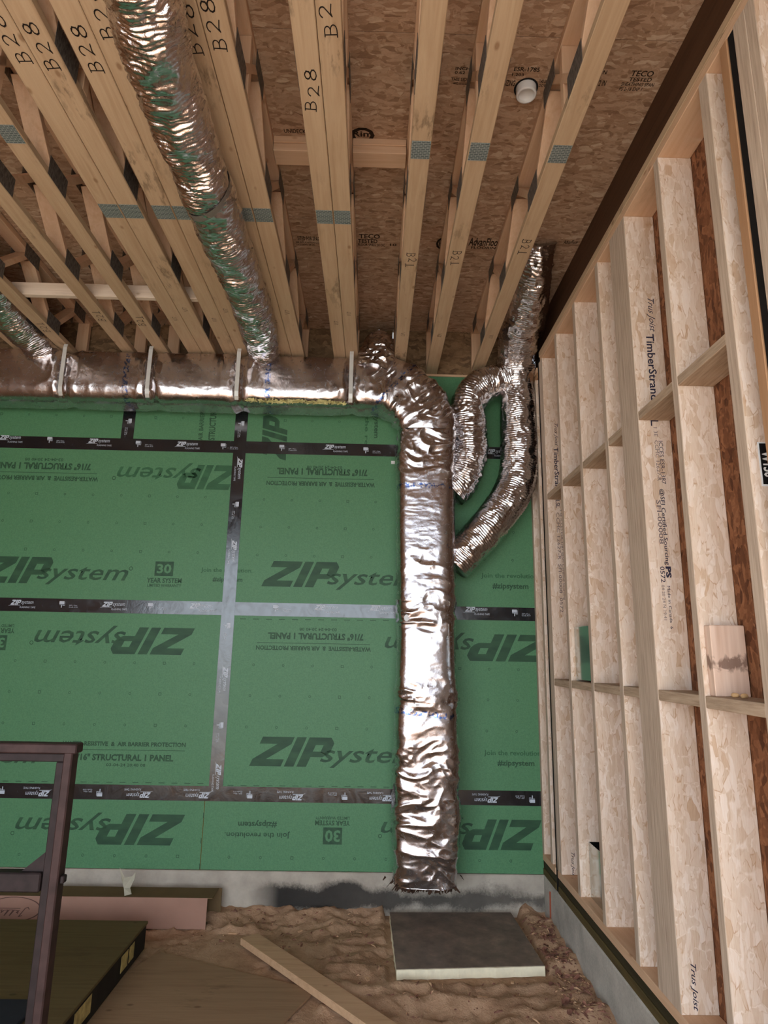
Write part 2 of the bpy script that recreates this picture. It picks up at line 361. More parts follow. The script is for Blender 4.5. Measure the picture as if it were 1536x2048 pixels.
for i in range(10):
    a0, a1 = 2*math.pi*i/10, 2*math.pi*(i+1)/10
    ring.append([(math.cos(a0), math.sin(a0)), (math.cos(a1), math.sin(a1)), (.66*math.cos(a1), .66*math.sin(a1)), (.66*math.cos(a0), .66*math.sin(a0))])
sq = [[(-1, -1), (1, -1), (1, -.66), (-1, -.66)], [(-1, .66), (1, .66), (1, 1), (-1, 1)], [(-1, -.66), (-.66, -.66), (-.66, .66), (-1, .66)], [(.66, -.66), (1, -.66), (1, .66), (.66, .66)]]
RING = unitmesh(ring, 'ink'); SQ = unitmesh(sq, 'ink')
BAR = unitmesh([[(0, 0), (1, 0), (1, 1), (0, 1)]], 'ink')

# ------------------------------------------------------------------ vector noise for crumpled foil and soil
def _h(ix, iy, iz, s):
    n = (ix*374761393 + iy*668265263 + iz*2147483647 + s*1274126177) & 0xffffffff
    n = ((n ^ (n >> 13))*1274126177) & 0xffffffff
    return ((n ^ (n >> 16)) & 0xffff)/32767.5-1
_RM = [np.linalg.qr(np.random.RandomState(50+i).randn(3, 3))[0] for i in range(12)]
def vn(P, f, s=0):
    if np.isscalar(f): f = (f, f, f)
    Q = (P*np.array(f))@_RM[s % 12]+np.array([11.3, 7.7, 3.1])*(s+1); I = np.floor(Q).astype(np.int64); t = Q-I; t = t*t*t*(t*(t*6-15)+10)
    o = 0
    for a in (0, 1):
        for b in (0, 1):
            for c in (0, 1):
                wgt = (t[:, 0] if a else 1-t[:, 0])*(t[:, 1] if b else 1-t[:, 1])*(t[:, 2] if c else 1-t[:, 2])
                o = o+wgt*_h(I[:, 0]+a, I[:, 1]+b, I[:, 2]+c, s)
    return o
def ridge(P, f, s=0): return 1-2*np.abs(vn(P, f, s))
def grid_faces(nu, nv, closed=True):
    a = np.arange(nu-1)[:, None]*nv; j = np.arange(nv if closed else nv-1)[None]; jn = (j+1) % nv
    return np.stack([a+j, a+jn, a+nv+jn, a+nv+j], -1).reshape(-1, 4)
def gridmesh(name, V, nu, nv, mat, closed=True, ink=None, flip=False, caps=()):
    Fc = grid_faces(nu, nv, closed)
    if flip: Fc = Fc[:, ::-1]
    Fc = [list(f) for f in Fc]
    V = np.array(V)
    for e in caps:
        r = np.arange(nv)+(0 if e == 0 else (nu-1)*nv); V = np.vstack([V, V[r].mean(0)]); ci = len(V)-1
        for j in range(nv):
            t = [r[j], r[(j+1) % nv], ci]; Fc.append(t if e == 0 else t[::-1])
    me = bpy.data.meshes.new(name); me.from_pydata(V.tolist(), [], Fc)
    me.materials.append(M[mat]); me.polygons.foreach_set('use_smooth', [True]*len(me.polygons))
    if ink is not None:
        at = me.attributes.new('ink', 'FLOAT', 'POINT'); at.data.foreach_set('value', np.concatenate([ink, np.zeros(len(V)-len(ink))]).astype(np.float32))
    me.update(); return me
def spline(pts, n):
    """Catmull-Rom resampled evenly"""
    P = np.array(pts, float); P = np.vstack([2*P[0]-P[1], P, 2*P[-1]-P[-2]]); out = []
    for i in range(1, len(P)-2):
        t = np.linspace(0, 1, 60, endpoint=(i == len(P)-3))[:, None]
        a, b, c, d = P[i-1:i+3]
        out.append(.5*((2*b)+(-a+c)*t+(2*a-5*b+4*c-d)*t*t+(-a+3*b-3*c+d)*t**3))
    Q = np.vstack(out); L = np.r_[0, np.cumsum(np.linalg.norm(np.diff(Q, axis=0), axis=1))]
    s = np.linspace(0, L[-1], n); return np.stack([np.interp(s, L, Q[:, i]) for i in range(Q.shape[1])], 1), L[-1]

# ================================================================== BACK WALL
zs = .466; Z1 = zs+1.219; Z2 = zs+2.438; ZTOP = 3.512; XA = -2.189
wb = empty('wall_back', (0, 0, 0), kind='structure')
wb['label'] = 'back wall of green sheathing panels with taped seams above a concrete footing'
panels = {}
def panel(key, x0, x1, z0, z1):
    panels[key] = box('sheathing_panel', (x0+.0015, 0, z0+.0015), (x1-.0015, .0115, z1-.0015), ['zip', 'zip_edge'], wb, .001, (1, 0, 1))
panel('r1a', -4.94, -4.627, Z1, Z2); panel('r1b', -4.627, XA, Z1, Z2); panel('r1c', XA, .25, Z1, Z2)
panel('r2a', -4.94, -4.627, zs, Z1); panel('r2b', -4.627, XA, zs, Z1); panel('r2c', XA, .25, zs, Z1)
panel('r3a', -4.94, -4.7, 0, zs); panel('r3b', -4.7, -2.255, 0, zs); panel('r3c', -2.255, .25, 0, zs)
xv = onY(0, 258, 840)[0]
panel('r0a', -4.94, -4.2, Z2, ZTOP); panel('r0b', -4.2, xv, Z2, ZTOP); panel('r0c', xv, XA+.01, Z2, ZTOP); panel('r0d', XA+.01, -.97, Z2, ZTOP); panel('r0e', -.97, .25, Z2, ZTOP)
box('light_stop_backing', (-4.94, .014, -.02), (.25, .05, ZTOP), 'spruce_z', wb)  # unseen slab added behind the panels to stop light leaking through seams
box('ledger_strip', (-4.94, -.004, ZTOP), (.25, .05, ZTOP+.018), 'pale_x', wb)
for i in range(4): box('rim_board', (-4.94+i*1.2975+.001, .012, ZTOP+.02), (-4.94+(i+1)*1.2975-.001, .045, 3.899), 'osb_rim', wb)
box('foundation_wall', (-4.94, -.012, -.6), (.3, .2, -.001), 'concrete_tar', wb, .006)
# tapes
def tape(x0, x1, z0, z1, th=.0012):
    return box('flashing_tape', (x0, -th, z0), (x1, -.0002, z1), 'tape', wb, .0003)
TW = .094
tp = {'top': tape(-4.9, .02, Z2-TW/2-.004, Z2+TW/2-.004), 'mid': tape(-4.9, .02, Z1-TW/2+.01, Z1+TW/2+.01), 'bot': tape(-4.9, .02, zs-TW/2, zs+TW/2)}
tp['v'] = tape(XA-TW/2, XA+TW/2, zs+TW/2-.004, ZTOP-.3, .0018); tp['v0'] = tape(xv-TW/2, xv+TW/2, Z2+TW/2-.01, ZTOP-.3, .0018)
# tape printing: logo, wording, little roof mark
TMARK = unitmesh([[(0, .55), (1, .55), (1, 1), (0, 1)], [(.05, .42), (.95, .42), (.95, .48), (.05, .48)], [(.42, 0), (.58, 0), (.58, .42), (.42, .42)], [(.7, .3), (1.15, .3), (1.15, .36), (.7, .36)], [(1.1, .3), (1.15, .3), (1.15, .9), (1.1, .9)]], 'tape_print')
SWASH = unitmesh([[(0, 0), (.2, 1), (1, 1), (1, .6), (.22, .5)]], 'tape_print')
def tprint(t, c, rx, flip, which):
    """c = centre on wall, rx = reading direction (X or -Z), which = 0 logo 1 mark"""
    ux = np.array(rx, float); uy = np.array([0, 0, 1.]) if abs(ux[0]) > .5 else np.array([1., 0, 0])
    if flip: ux, uy = -ux, -uy
    c = np.array([c[0], -.0026, c[1]])
    P = lambda a, b: c+ux*a+uy*b
    if which == 0:
        put('tape_logo', ZIPM['tape_print'], t, P(-.035, .012), ux, uy, .072, .034)
        put('tape_logo', SWASH, t, P(-.045, -.010), ux, uy, .085, .007)
        put('tape_wording', textmesh('system', 'tape_print', .3)[0], t, P(.045, .008), ux, uy, .086, .03)
        put('tape_wording', textmesh('FLASHING TAPE', 'tape_print', .1)[0], t, P(.05, -.022), ux, uy, .11, .013)
    else:
        put('tape_logo', TMARK, t, P(-.03, .0), ux, uy, .04, .046)
        put('tape_wording', textmesh('ZIP | Flex\nCode R10', 'tape_print', .1)[0], t, P(.05, -.012), ux, uy, .062, .02)
def tpx(t, pts, flip=False):
    for (x, y, k) in pts:
        p = onY(0, x, y); tprint(t, (p[0], p[2]), (1, 0, 0), flip, k)
tpx(tp['top'], [(18, 878, 0), (108, 880, 1), (196, 885, 0), (285, 888, 1), (372, 891, 0), (455, 893, 1), (572, 896, 1), (668, 897, 0), (740, 901, 1), (990, 906, 0)])
tpx(tp['mid'], [(42, 1208, 0), (133, 1209, 1), (225, 1212, 0), (310, 1213, 1), (400, 1215, 0), (560, 1217, 1), (650, 1218, 0), (760, 1219, 0), (950, 1222, 0), (1038, 1226, 1)])
tpx(tp['bot'], [(-5, 1580, 1), (78, 1583, 0), (190, 1585, 1), (280, 1586, 0), (398, 1587, 0), (490, 1589, 1), (585, 1591, 0), (680, 1592, 1), (765, 1593, 0), (975, 1596, 0), (1055, 1598, 1)], True)
for t, pts in (('v', [(478, 855, 1), (478, 935, 0), (472, 1017, 1), (466, 1100, 0), (455, 1260, 1), (450, 1355, 0), (440, 1460, 1), (434, 1550, 0)]), ('v0', [(258, 850, 1)])):
    for (x, y, k) in pts:
        p = onY(0, x, y); tprint(tp[t], (XA if t == 'v' else xv, p[2]), (0, 0, -1), False, k)
# panel printing
def wallpx(me, key, box4, flip=False, name='panel_print', rot90=False):
    x0, x1, y0, y1 = box4; c = onY(0, (x0+x1)/2, (y0+y1)/2); a = onY(0, x0, (y0+y1)/2); b = onY(0, x1, (y0+y1)/2); d = onY(0, (x0+x1)/2, y0); e = onY(0, (x0+x1)/2, y1)
    wd = abs(b[0]-a[0]); ht = abs(d[2]-e[2]); c = (c[0], -.0007, c[2])
    ux, uy = np.array([1., 0, 0]), np.array([0, 0, 1.])
    if rot90: ux, uy = np.array([0, 0, 1.]), np.array([-1., 0, 0]); wd, ht = ht, wd
    if flip: ux, uy = -ux, -uy
    return put(name, me, panels[key], c, ux, uy, wd, ht)
def T(s, sh=0., b=0.02, m='ink'): return textmesh(s, m, sh, b)[0]
def biglogo(key, zb, sb, flip, dot=None, m='ink'):
    if zb: wallpx(ZIPM[m], key, zb, flip)
    if sb: wallpx(T('system', .32, .01, m), key, sb, flip)
    if dot: wallpx(RING, key, (dot[0]-4, dot[0]+4, dot[1]-4, dot[1]+4))
biglogo('r1b', (355, 476, 930, 979), (235, 402, 925, 960), True, (228, 956), 'ink2')
biglogo('r1b', (-42, 105, 1113, 1166), (74, 256, 1133, 1170), False, (262, 1137))
biglogo('r1c', (524, 678, 1123, 1174), (654, 836, 1144, 1181), False)
biglogo('r2b', (223, 388, 1255, 1309), (70, 252, 1250, 1291), True, (63, 1285))
biglogo('r2c', (500, 668, 1474, 1533), (640, 838, 1497, 1537), False)
biglogo('r2c', (934, 1105, 1269, 1323), (770, 948, 1264, 1303), True)
biglogo('r3b', (193, 368, 1628, 1690), (32, 222, 1624, 1665), True, (25, 1666))
biglogo('r3c', (924, 1084, 1639, 1700), (762, 946, 1634, 1672), True, (760, 1672))
biglogo('r2b', None, (-95, 75, 1505, 1533), False)
SP, WR, DT, YS, LW, JR, HZ = '7/16" STRUCTURAL 1 PANEL', 'WATER-RESISTIVE  &  AIR BARRIER PROTECTION', '03-04-24 20:40 08', 'YEAR SYSTEM', 'LIMITED WARRANTY', 'Join the revolution.', '#zipsystem'
def spec(key, xs, ys, xw, yw, flip, yl, dtb=None):
    wallpx(T(SP, 0, .045), key, (xs[0], xs[1], ys-7, ys+7), flip); wallpx(T(WR, 0, .04), key, (xw[0], xw[1], yw-4.5, yw+4.5), flip)
    wallpx(BAR, key, (xw[0]+2, xw[1]-2, yl-.5, yl+.6))
    if dtb: wallpx(T(DT), key, (xs[0]+(xs[1]-xs[0])*.33, xs[0]+(xs[1]-xs[0])*.72, dtb-3, dtb+3), flip)
spec('r1b', (-15, 182), 932, (-44, 197), 956, True, 945, 919)
spec('r1c', (554, 735), 944, (533, 750), 968, True, 957, 935)
spec('r2c', (536, 727), 1273, (512, 742), 1297, True, 1287, 1259)
spec('r2b', (146, 347), 1515, (125, 372), 1488, False, 1500, 1530)
def thirty(key, bx, flip):
    x0, x1, y0, y1 = bx; wallpx(BAR, key, bx)
    t = wallpx(textmesh('30', 'zip', 0, .03)[0], key, (x0+4, x1-4, y0+5, y1-5), flip); t.location.y -= .0006
    cx = (x0+x1)/2; s = -1 if flip else 1; e = y0 if flip else y1
    wallpx(T(YS, 0, .03), key, (cx-35, cx+35, e+s*9-5, e+s*9+5), flip); wallpx(T(LW), key, (cx-34, cx+34, e+s*19-3, e+s*19+3), flip)
thirty('r1b', (310, 347, 1123, 1152), False); thirty('r3c', (646, 684, 1655, 1689), True); thirty('r2b', (-24, 13, 1270, 1300), True)
for key, bx, fl, m in (('r1b', (402, 505, 1136, 1147), False, 'ink2'), ('r1c', (962, 1078, 1147, 1159), False, 'ink2'), ('r2c', (968, 1085, 1501, 1514), False, 'ink2'), ('r3c', (449, 580, 1662, 1676), True, 'ink')):
    wallpx(T(JR, 0, .02, m), key, bx, fl)
for key, bx, fl in (('r1b', (425, 485, 1155, 1166), False), ('r1c', (985, 1057, 1167, 1181), False), ('r2c', (995, 1069, 1521, 1535), False), ('r3c', (476, 554, 1640, 1655), True)):
    wallpx(T(HZ, 0, .03), key, bx, fl)
wallpx(T('AIR BARRIER PROTECTION', 0, .02), 'r0c', (401, 410, 760, 880), False, rot90=True)
wallpx(T('STRUCTURAL 1 PANEL', 0, .03), 'r0c', (421, 434, 765, 880), False, rot90=True)
wallpx(ZIPM['ink'], 'r0d', (524, 574, 800, 950), False, rot90=True).scale.x *= .6
wallpx(T('Join the re', 0, .02, 'ink2'), 'r0d', (728, 738, 790, 890), True, rot90=True); wallpx(T(HZ, 0, .03), 'r0d', (746, 758, 800, 876), True, rot90=True)
# fastener marks every 8 inches
def dots(key, x0, x1, rows, m=0):
    n = 0
    for r, z in enumerate(rows):
        x = x0; i = 0
        while x < x1:
            s = .017 if (i+m) % 4 else .019
            put('nail_mark', RING if (i+m) % 4 else SQ, panels[key], (x-.012*r, -.0006, z), (1, 0, 0), (0, 0, 1), s, s); x += .2065; i += 1
zA = onY(0, 300, 992)[2]; dots('r1b', onY(0, 17, 985)[0]-.2065, XA-.1, [zA, zA-.207, zA-.414], 2)
dots('r1c', onY(0, 528, 998)[0], -.05, [zA-.008, zA-.215, zA-.422], 1)
zB = onY(0, 300, 1326)[2]; dots('r2b', onY(0, 30, 1325)[0]-.2065, XA-.1, [zB, zB-.207, zB-.414], 2)
dots('r2c', onY(0, 507, 1332)[0], -.05, [zB, zB-.207, zB-.414], 1)
zC = onY(0, 300, 1712)[2]; dots('r3b', onY(0, 38, 1710)[0], -2.35, [zC], 3); dots('r3c', onY(0, 458, 1711)[0], -.05, [zC], 2)
zD = onY(0, 300, 832)[2]-.01; dots('r0b', -4.0, xv-.08, [zD]); dots('r0c', xv+.2, XA-.08, [zD]); dots('r0d', XA+.33, -1.05, [zD]); dots('r0e', -.6, -.05, [zD, zD-.0])
# dashed guide lines next to seams
for key, y, xs in (('r2b', 1562, range(5, 400, 26)), ('r2c', 1565, range(455, 790, 26)), ('r1b', 892, range(10, 440, 30)), ('r2c', 1232, range(480, 790, 26))):
    for x in xs: wallpx(BAR, key, (x, x+12, y-.6+x*.012, y+.7+x*.012), name='guide_dash')
for x, y in ((407, 1631), (402, 1682), (399, 1733)): wallpx(BAR, 'r3b', (x-.8, x+.8, y-6, y+5), name='guide_dash')
p = onY(0, 787, 925); put('sticker', unitmesh([[(0, 0), (1, 0), (1, 1), (0, 1)]], 'white'), panels['r1c'], (p[0], -.0012, p[2]), (1, 0, 0), (0, 0, 1), .036, .024)

# ================================================================== RIGHT STUD WALL
wr = empty('wall_right', (0, -2.7, 0), kind='structure'); wr['label'] = 'right wall of exposed engineered studs on a treated sill and concrete footing'
D = .142; ZF = .134; ZH = 3.474
studs = {}
def stud(key, y0, y1, z0=ZF, z1=ZH, x0=0., mats=None, name='stud'):
    studs[key] = box(name, (x0, y0, z0), (D, y1, z1), mats or ['lsl', 'lsl_edge'], wr, .002, (1, 0, 0)); return studs[key]
stud('c1', -.046, -.004, .134, 3.39); stud('c2', -.246, -.204, .134, 3.39)
stud('s1a', -.391, -.348); stud('s1', -.436, -.393)
for key, y in (('s2', -.790), ('s3', -1.174), ('s4', -1.570), ('s6', -2.306)): stud(key, y, y+.043)
stud('s7', -2.705, -2.648)
stud('post', -1.935, -1.745, name='post'); stud('s8', -2.835, -2.792, ZF, ZH, mats=['orange_z', 'orange_z'])
stud('s9', -2.94, -2.876); stud('s9b', -2.99, -2.943)
for i in range(6): stud('n%d' % i, -3.40-i*.39, -3.357-i*.39)
box('gasket', (.006, -.346, .0), (D, -.297, 3.51), 'gasket', wr); box('gasket', (.004, -2.874, .136), (D, -2.837, ZH), 'gasket', wr)
box('sill_plate', (0, -5.5, .002), (D, -.35, .044), 'treated', wr, .004); box('sill_plate', (.004, -5.5, .045), (D, -.35, .09), 'treated2', wr, .004)
box('bottom_plate', (0, -5.5, .091), (D, -.35, ZF-.0005), 'pale_y', wr)
box('sill_plate', (0, -.295, .002), (D, -.003, .044), 'treated', wr, .004); box('sill_plate', (.004, -.295, .045), (D, -.003, .09), 'treated2', wr, .004); box('bottom_plate', (0, -.295, .091), (D, -.003, ZF-.0005), 'pale_y', wr)
box('top_plate', (.002, -5.5, ZH+.0005), (D, -.38, ZH+.038), 'pale_y', wr); box('top_plate', (0, -5.5, ZH+.039), (D, -.36, ZH+.079), 'spruce_y', wr)
box('top_plate', (.002, -.29, 3.391), (D, -.003, 3.43), 'orange_y', wr); box('top_plate', (.0, -.29, 3.431), (D, -.003, 3.469), 'pale_y', wr)
M['rim_dark'] = spruce('dark_rim', 1, srgb(94, 64, 44), srgb(78, 52, 34), srgb(50, 32, 20), .2)
box('rim_board', (.07, -5.5, ZH+.0795), (.11, .01, 3.899), 'rim_dark', wr)
for i, (a, b) in enumerate(((-1.18, .0), (-2.40, -1.183), (-3.62, -2.403), (-4.84, -3.623), (-5.5, -4.843))): box('sheathing_panel', (D+.001, a, -.001), (D+.013, b, 3.56), 'osb_sheath', wr)
box('foundation_wall', (-.002, -5.5, -.6), (.25, -.013, .0015), 'concrete', wr, .008)
gaps = [(-.436, -.747), (-.790, -1.131), (-1.174, -1.527), (-1.570, -1.745), (-1.935, -2.263), (-2.306, -2.648), (-2.99, -3.357), (-3.40, -3.747)]
for i, (a, b) in enumerate(gaps):
    box('blocking', (.001, b+.001, 2.438), (D-.002, a-.001, 2.477), ['lsl_edge_y', 'lsl_edge_y'], wr, .002)
    z = 1.214+.004*min(i, 4); box('blocking', (.001, b+.001, z+.012), (D-.002, a-.001, z+.053), ['lsl_edge_y', 'lsl_edge_y'], wr, .002)
p = onX(0, 1102, 1822); put('paint_mark', unitmesh([[(0, 0), (.7, 0), (1, 1), (.2, .95)]], 'red'), wr, (-.0032, p[1], -.14), (0, -1, 0), (0, 0, 1), .05, .2)
# stud lettering, reading downwards
def studtext(key, yf, s, px, mat='stamp_blue', sh=0., b=.01):
    """px = (x_center, y_top, y_bottom, height px across)"""
    x, y0, y1, h = px; a = onY(yf, x[0], y0); e = onY(yf, x[1], y1); m = (a+e)/2; sc = (a[2]-e[2])/(y1-y0)
    put('stud_print', textmesh(s, mat, sh, b)[0], studs[key], (m[0], yf-.0008, m[2]), (0, 0, -1), (1, 0, 0), a[2]-e[2], h*sc)
YP = -1.935; YS1 = -.436
studtext('post', YP, 'Trus Joist', ((1300, 1303), 597, 664, 15), sh=.45, b=0); studtext('post', YP, 'TimberStrand', ((1301, 1308), 668, 800, 15), b=.015); studtext('post', YP, 'LSL', ((1307, 1309), 812, 852, 15), b=.015)
studtext('post', YP, 'ICCES ESR-1387', ((1322, 1327), 882, 968, 8), b=0); studtext('post', YP, '1.3E  CCMC 12627-R', ((1313, 1316), 855, 962, 7), 'stamp_faint', b=0)
studtext('post', YP, '@SFI Certified Sourcing', ((1323, 1334), 978, 1130, 11)); studtext('post', YP, 'SFI-00008', ((1318, 1322), 1000, 1088, 9), 'stamp_faint')
studtext('post', YP, '0572', ((1324, 1327), 1133, 1165, 9)); studtext('post', YP, 'PS', ((1336, 1338), 1133, 1156, 11), b=.05); studtext('post', YP, 'Made in Canada  6', ((1339, 1342), 1172, 1258, 6), b=0); studtext('post', YP, '04 20 24 N 19:41', ((1327, 1330), 1170, 1240, 6), 'stamp_faint', b=0)
studtext('post', YP, 'Trus Joist', ((1382, 1394), 1927, 2023, 16), sh=.45, b=.01)
studtext('s1', YS1, 'Trus Joist', ((1111, 1112), 847, 892, 8), sh=.45, b=0); studtext('s1', YS1, 'TimberStrand', ((1112, 1115), 895, 985, 9), b=.01); studtext('s1', YS1, 'LSL', ((1115, 1116), 1000, 1016, 8), b=.01)
studtext('s1', YS1, '1.3E ICCES ESR-1387 @SFI Certified Sourcing', ((1121, 1129), 1020, 1200, 6), 'stamp_faint', b=0); studtext('s1', YS1, 'CCMC 12627-R  SFI-00008  0572', ((1116, 1123), 1025, 1225, 6), 'stamp_faint', b=0)
studtext('s1', YS1, 'Trus Joist', ((1144, 1147), 1705, 1757, 9), sh=.45, b=0)
# label card on the stud beside the gasket
YT = -2.705; a = onY(YT, 1496, 884); e = onY(YT, 1512, 972)
tg = box('label_card', (.031, YT-.0012, e[2]), (.085, YT-.0001, a[2]), 'white', studs['s7'], .0002)
o = box('label_field', (.036, YT-.0018, e[2]+.006), (.082, YT-.0013, a[2]-.004), 'black', wr, .0001); WL_ = WL[o.name]; o.parent = studs['s7']; o.location = WL_-WL[studs['s7'].name]
put('stud_print', textmesh('W150', 'white', 0, .03)[0], studs['s7'], (.058, YT-.0021, (a[2]+e[2])/2), (0, 0, -1), (1, 0, 0), .085, .034)

# ================================================================== CEILING, LEFT WALL, FRONT, FLOOR
ce = empty('ceiling', (-2.7, -2.7, 3.9), kind='structure'); ce['label'] = 'strand board subfloor overhead'
ys = [.05, -.12, -1.305, -2.457, -3.66, -4.87, -5.5]
for i, (a, b) in enumerate(zip(ys[:-1], ys[1:])):
    xs = [-4.95, -3.4, -.96, .12] if i % 2 else [-4.95, -4.6, -2.2, .12]
    for x0, x1 in zip(xs[:-1], xs[1:]): box('subfloor_panel', (x0+.0015, b+.0015, 3.9), (x1-.0015, a-.0015, 3.918), 'osb_floor', ce, .001)
box('light_stop_cover', (-5.7, -5.6, 3.93), (.3, .1, 3.96), 'spruce_y', ce)  # unseen slab added over the subfloor, closing its seams to light
def ceiltext(s, px, mat='stamp', b=.02, flip=False):
    x0, x1, y0, y1 = px; c = onZ(3.9, (x0+x1)/2, (y0+y1)/2); a = onZ(3.9, x0, (y0+y1)/2); e = onZ(3.9, x1, (y0+y1)/2); d = onZ(3.9, (x0+x1)/2, y0); f = onZ(3.9, (x0+x1)/2, y1)
    sgn = -1 if flip else 1
    put('board_print', textmesh(s, mat, 0, b)[0], ce, (c[0], c[1], 3.8992), (sgn, 0, 0), (0, -sgn, 0), abs(e[0]-a[0]), abs(d[1]-f[1]))
for s, px in (('TECO', (1262, 1308, 141, 153)), ('TESTED', (1258, 1304, 155, 163)), ('SHEATHING SPAN\nPS 2-18 EXP 1', (1240, 1306, 165, 182)), ('TECO', (718, 760, 468, 477)), ('TESTED', (716, 755, 478, 486)),
              ('FLOOR SPAN 24 OC', (716, 770, 487, 492)), ('10', (780, 793, 487, 492)), ('INCH\n0.62', (910, 940, 134, 148)), ('THIS SIDE', (902, 938, 155, 162)), ('<---', (906, 935, 164, 169)),
              ('ESR-1785', (1028, 1080, 134, 143)), ('1.203', (1024, 1048, 146, 152)), ('SIZING', (1008, 1030, 160, 172)), ('THIS SIDE', (1078, 1098, 159, 166)), ('DOWN', (1078, 1098, 168, 174)), ('SIZED FOR SPACING', (595, 650, 473, 481)), ('SEE APPLICATION GUIDE\n23/32 SPAN 24 OC', (592, 645, 483, 491)),
              ('AdvanFloor', (938, 1002, 476, 492)), ('FLOORING', (942, 1000, 493, 498)), ('AdvanFloor', (1128, 1156, 480, 488)), ('UNIDECK', (568, 612, 258, 266)), ('Rim', (705, 745, 262, 273)), ('ADVANFLOOR', (622, 662, 660, 667)), ('SPACING 24', (893, 940, 664, 670)), ('3/4 IN', (1186, 1214, 140, 148)), ('0.72 IN', (1188, 1212, 160, 172))):
    ceiltext(s, px)
for px in ((873, 462, 498), (720, 250, 285)): pass
lm_ = unitmesh(ring, 'stamp'); c = onZ(3.9, 884, 487); put('board_print', lm_, ce, (c[0], c[1], 3.8992), (1, 0, 0), (0, -1, 0), .075, .11); ceiltext('HI', (878, 890, 482, 492))
c = onZ(3.9, 725, 270); put('board_print', lm_, ce, (c[0], c[1], 3.8991), (1, 0, 0), (0, -1, 0), .12, .09)
box('wall_left', (-5.0, -5.5, -.6), (-4.95, .1, 3.9), 'leftwall', None); tag(bpy.data.objects['wall_left'], 'strand board wall on the left', kind='structure')
wf = empty('wall_front', (-2.7, -5.5, 0), kind='structure')
box('header', (-5.6, -5.62, 3.0), (.25, -5.5, 3.9), 'leftwall', wf); box('pier', (-.10, -5.62, -.6), (.25, -5.502, 3.0), 'leftwall', wf); box('pier', (-5.0, -5.62, -.6), (-4.7, -5.502, 3.0), 'leftwall', wf)
# dirt floor
nx, ny = 260, 250
gx = np.linspace(-5.0, .03, nx); gy = .02-np.linspace(0, 1, ny)**1.25*5.55
GX, GY = np.meshgrid(gx, gy, indexing='ij'); P = np.stack([GX.ravel(), GY.ravel(), 0*GX.ravel()], 1)
def dirt_h(P):
    h = -.262+.016*vn(P, 2.2, 1)+.022*ridge(P, (3.6, 4.6, 1), 2)+.015*ridge(P, (8, 11, 1), 3)+.010*ridge(P, (17, 22, 1), 6)+.006*vn(P, 26, 4)+.004*vn(P, 55, 5)
    h += .03*np.exp(-((P[:, 1]+.0)/.12)**2)+.03*np.exp(-((P[:, 0]+.0)/.2)**2)
    flat = ((P[:, 0] > -1.05) & (P[:, 0] < -.17) & (P[:, 1] > -.9)).astype(float)
    h = np.where(flat > 0, np.minimum(h, -.252), h)
    flat = (P[:, 0] < -1.38) & (P[:, 1] < -.3); h = np.where(flat, np.minimum(h, -.25), h)
    return h
P[:, 2] = dirt_h(P)
fl = ob('floor', gridmesh('floor', P, nx, ny, 'dirt', False, flip=False), None, (0, 0, 0)); tag(fl, 'bare trodden brown dirt floor', kind='structure')
box('ground_outside', (-60, -80, -.5), (60, -5.55, -.3), 'outside', None); tag(bpy.data.objects['ground_outside'], 'unseen pale ground outside', kind='structure')

# ================================================================== FLOOR TRUSSES
ZJ = 3.53; YN, YFAR = -5.45, .008
NB = [-.55, -1.24, -1.95, -2.60, -3.25, -3.9, -4.55, -5.2]; NTp = [-.22, -.90, -1.60, -2.28, -2.92, -3.58, -4.22, -4.88]
CH = {}
def truss_mesh(wd):
    if wd in CH: return CH[wd]
    L = YFAR-YN; bc = boxmesh('chord', wd, L, .038, 'spruce_y', .003); tc_ = boxmesh('chord', wd, L, .038, 'pale_y', .003)
    webs = []
    nodes = sorted([(y, 0) for y in NB]+[(y, 1) for y in NTp], reverse=True)
    for (y0, a), (y1, b) in zip(nodes[:-1], nodes[1:]):
        z0, z1 = (3.571, 3.859) if a == 0 else (3.859, 3.571)
        sg = -1
        p0 = np.array([y0-.02, z0]); p1 = np.array([y1+.02, z1]); d = p1-p0; ang = math.atan2(d[1], d[0]); ln = np.hypot(*d)-.022
        webs.append((boxmesh('web', wd-.002, ln, .036, 'pale_y', .002, rot('x', ang)), (p0+p1)/2))
    webs.append((boxmesh('web', wd-.002, .038, .288, 'pale_z', .002), np.array([-.03, 3.715])))
    webs.append((boxmesh('web', wd-.002, .04, .288, 'pale_z', .002), np.array([-2.44, 3.715])))
    CH[wd] = (bc, tc_, webs, boxmesh('nail_plate', wd-.006, .1, .0015, 'plate', .0004)); return CH[wd]
PSM = boxmesh('nail_plate', .0016, .17, .10, 'plate_side', .0004)
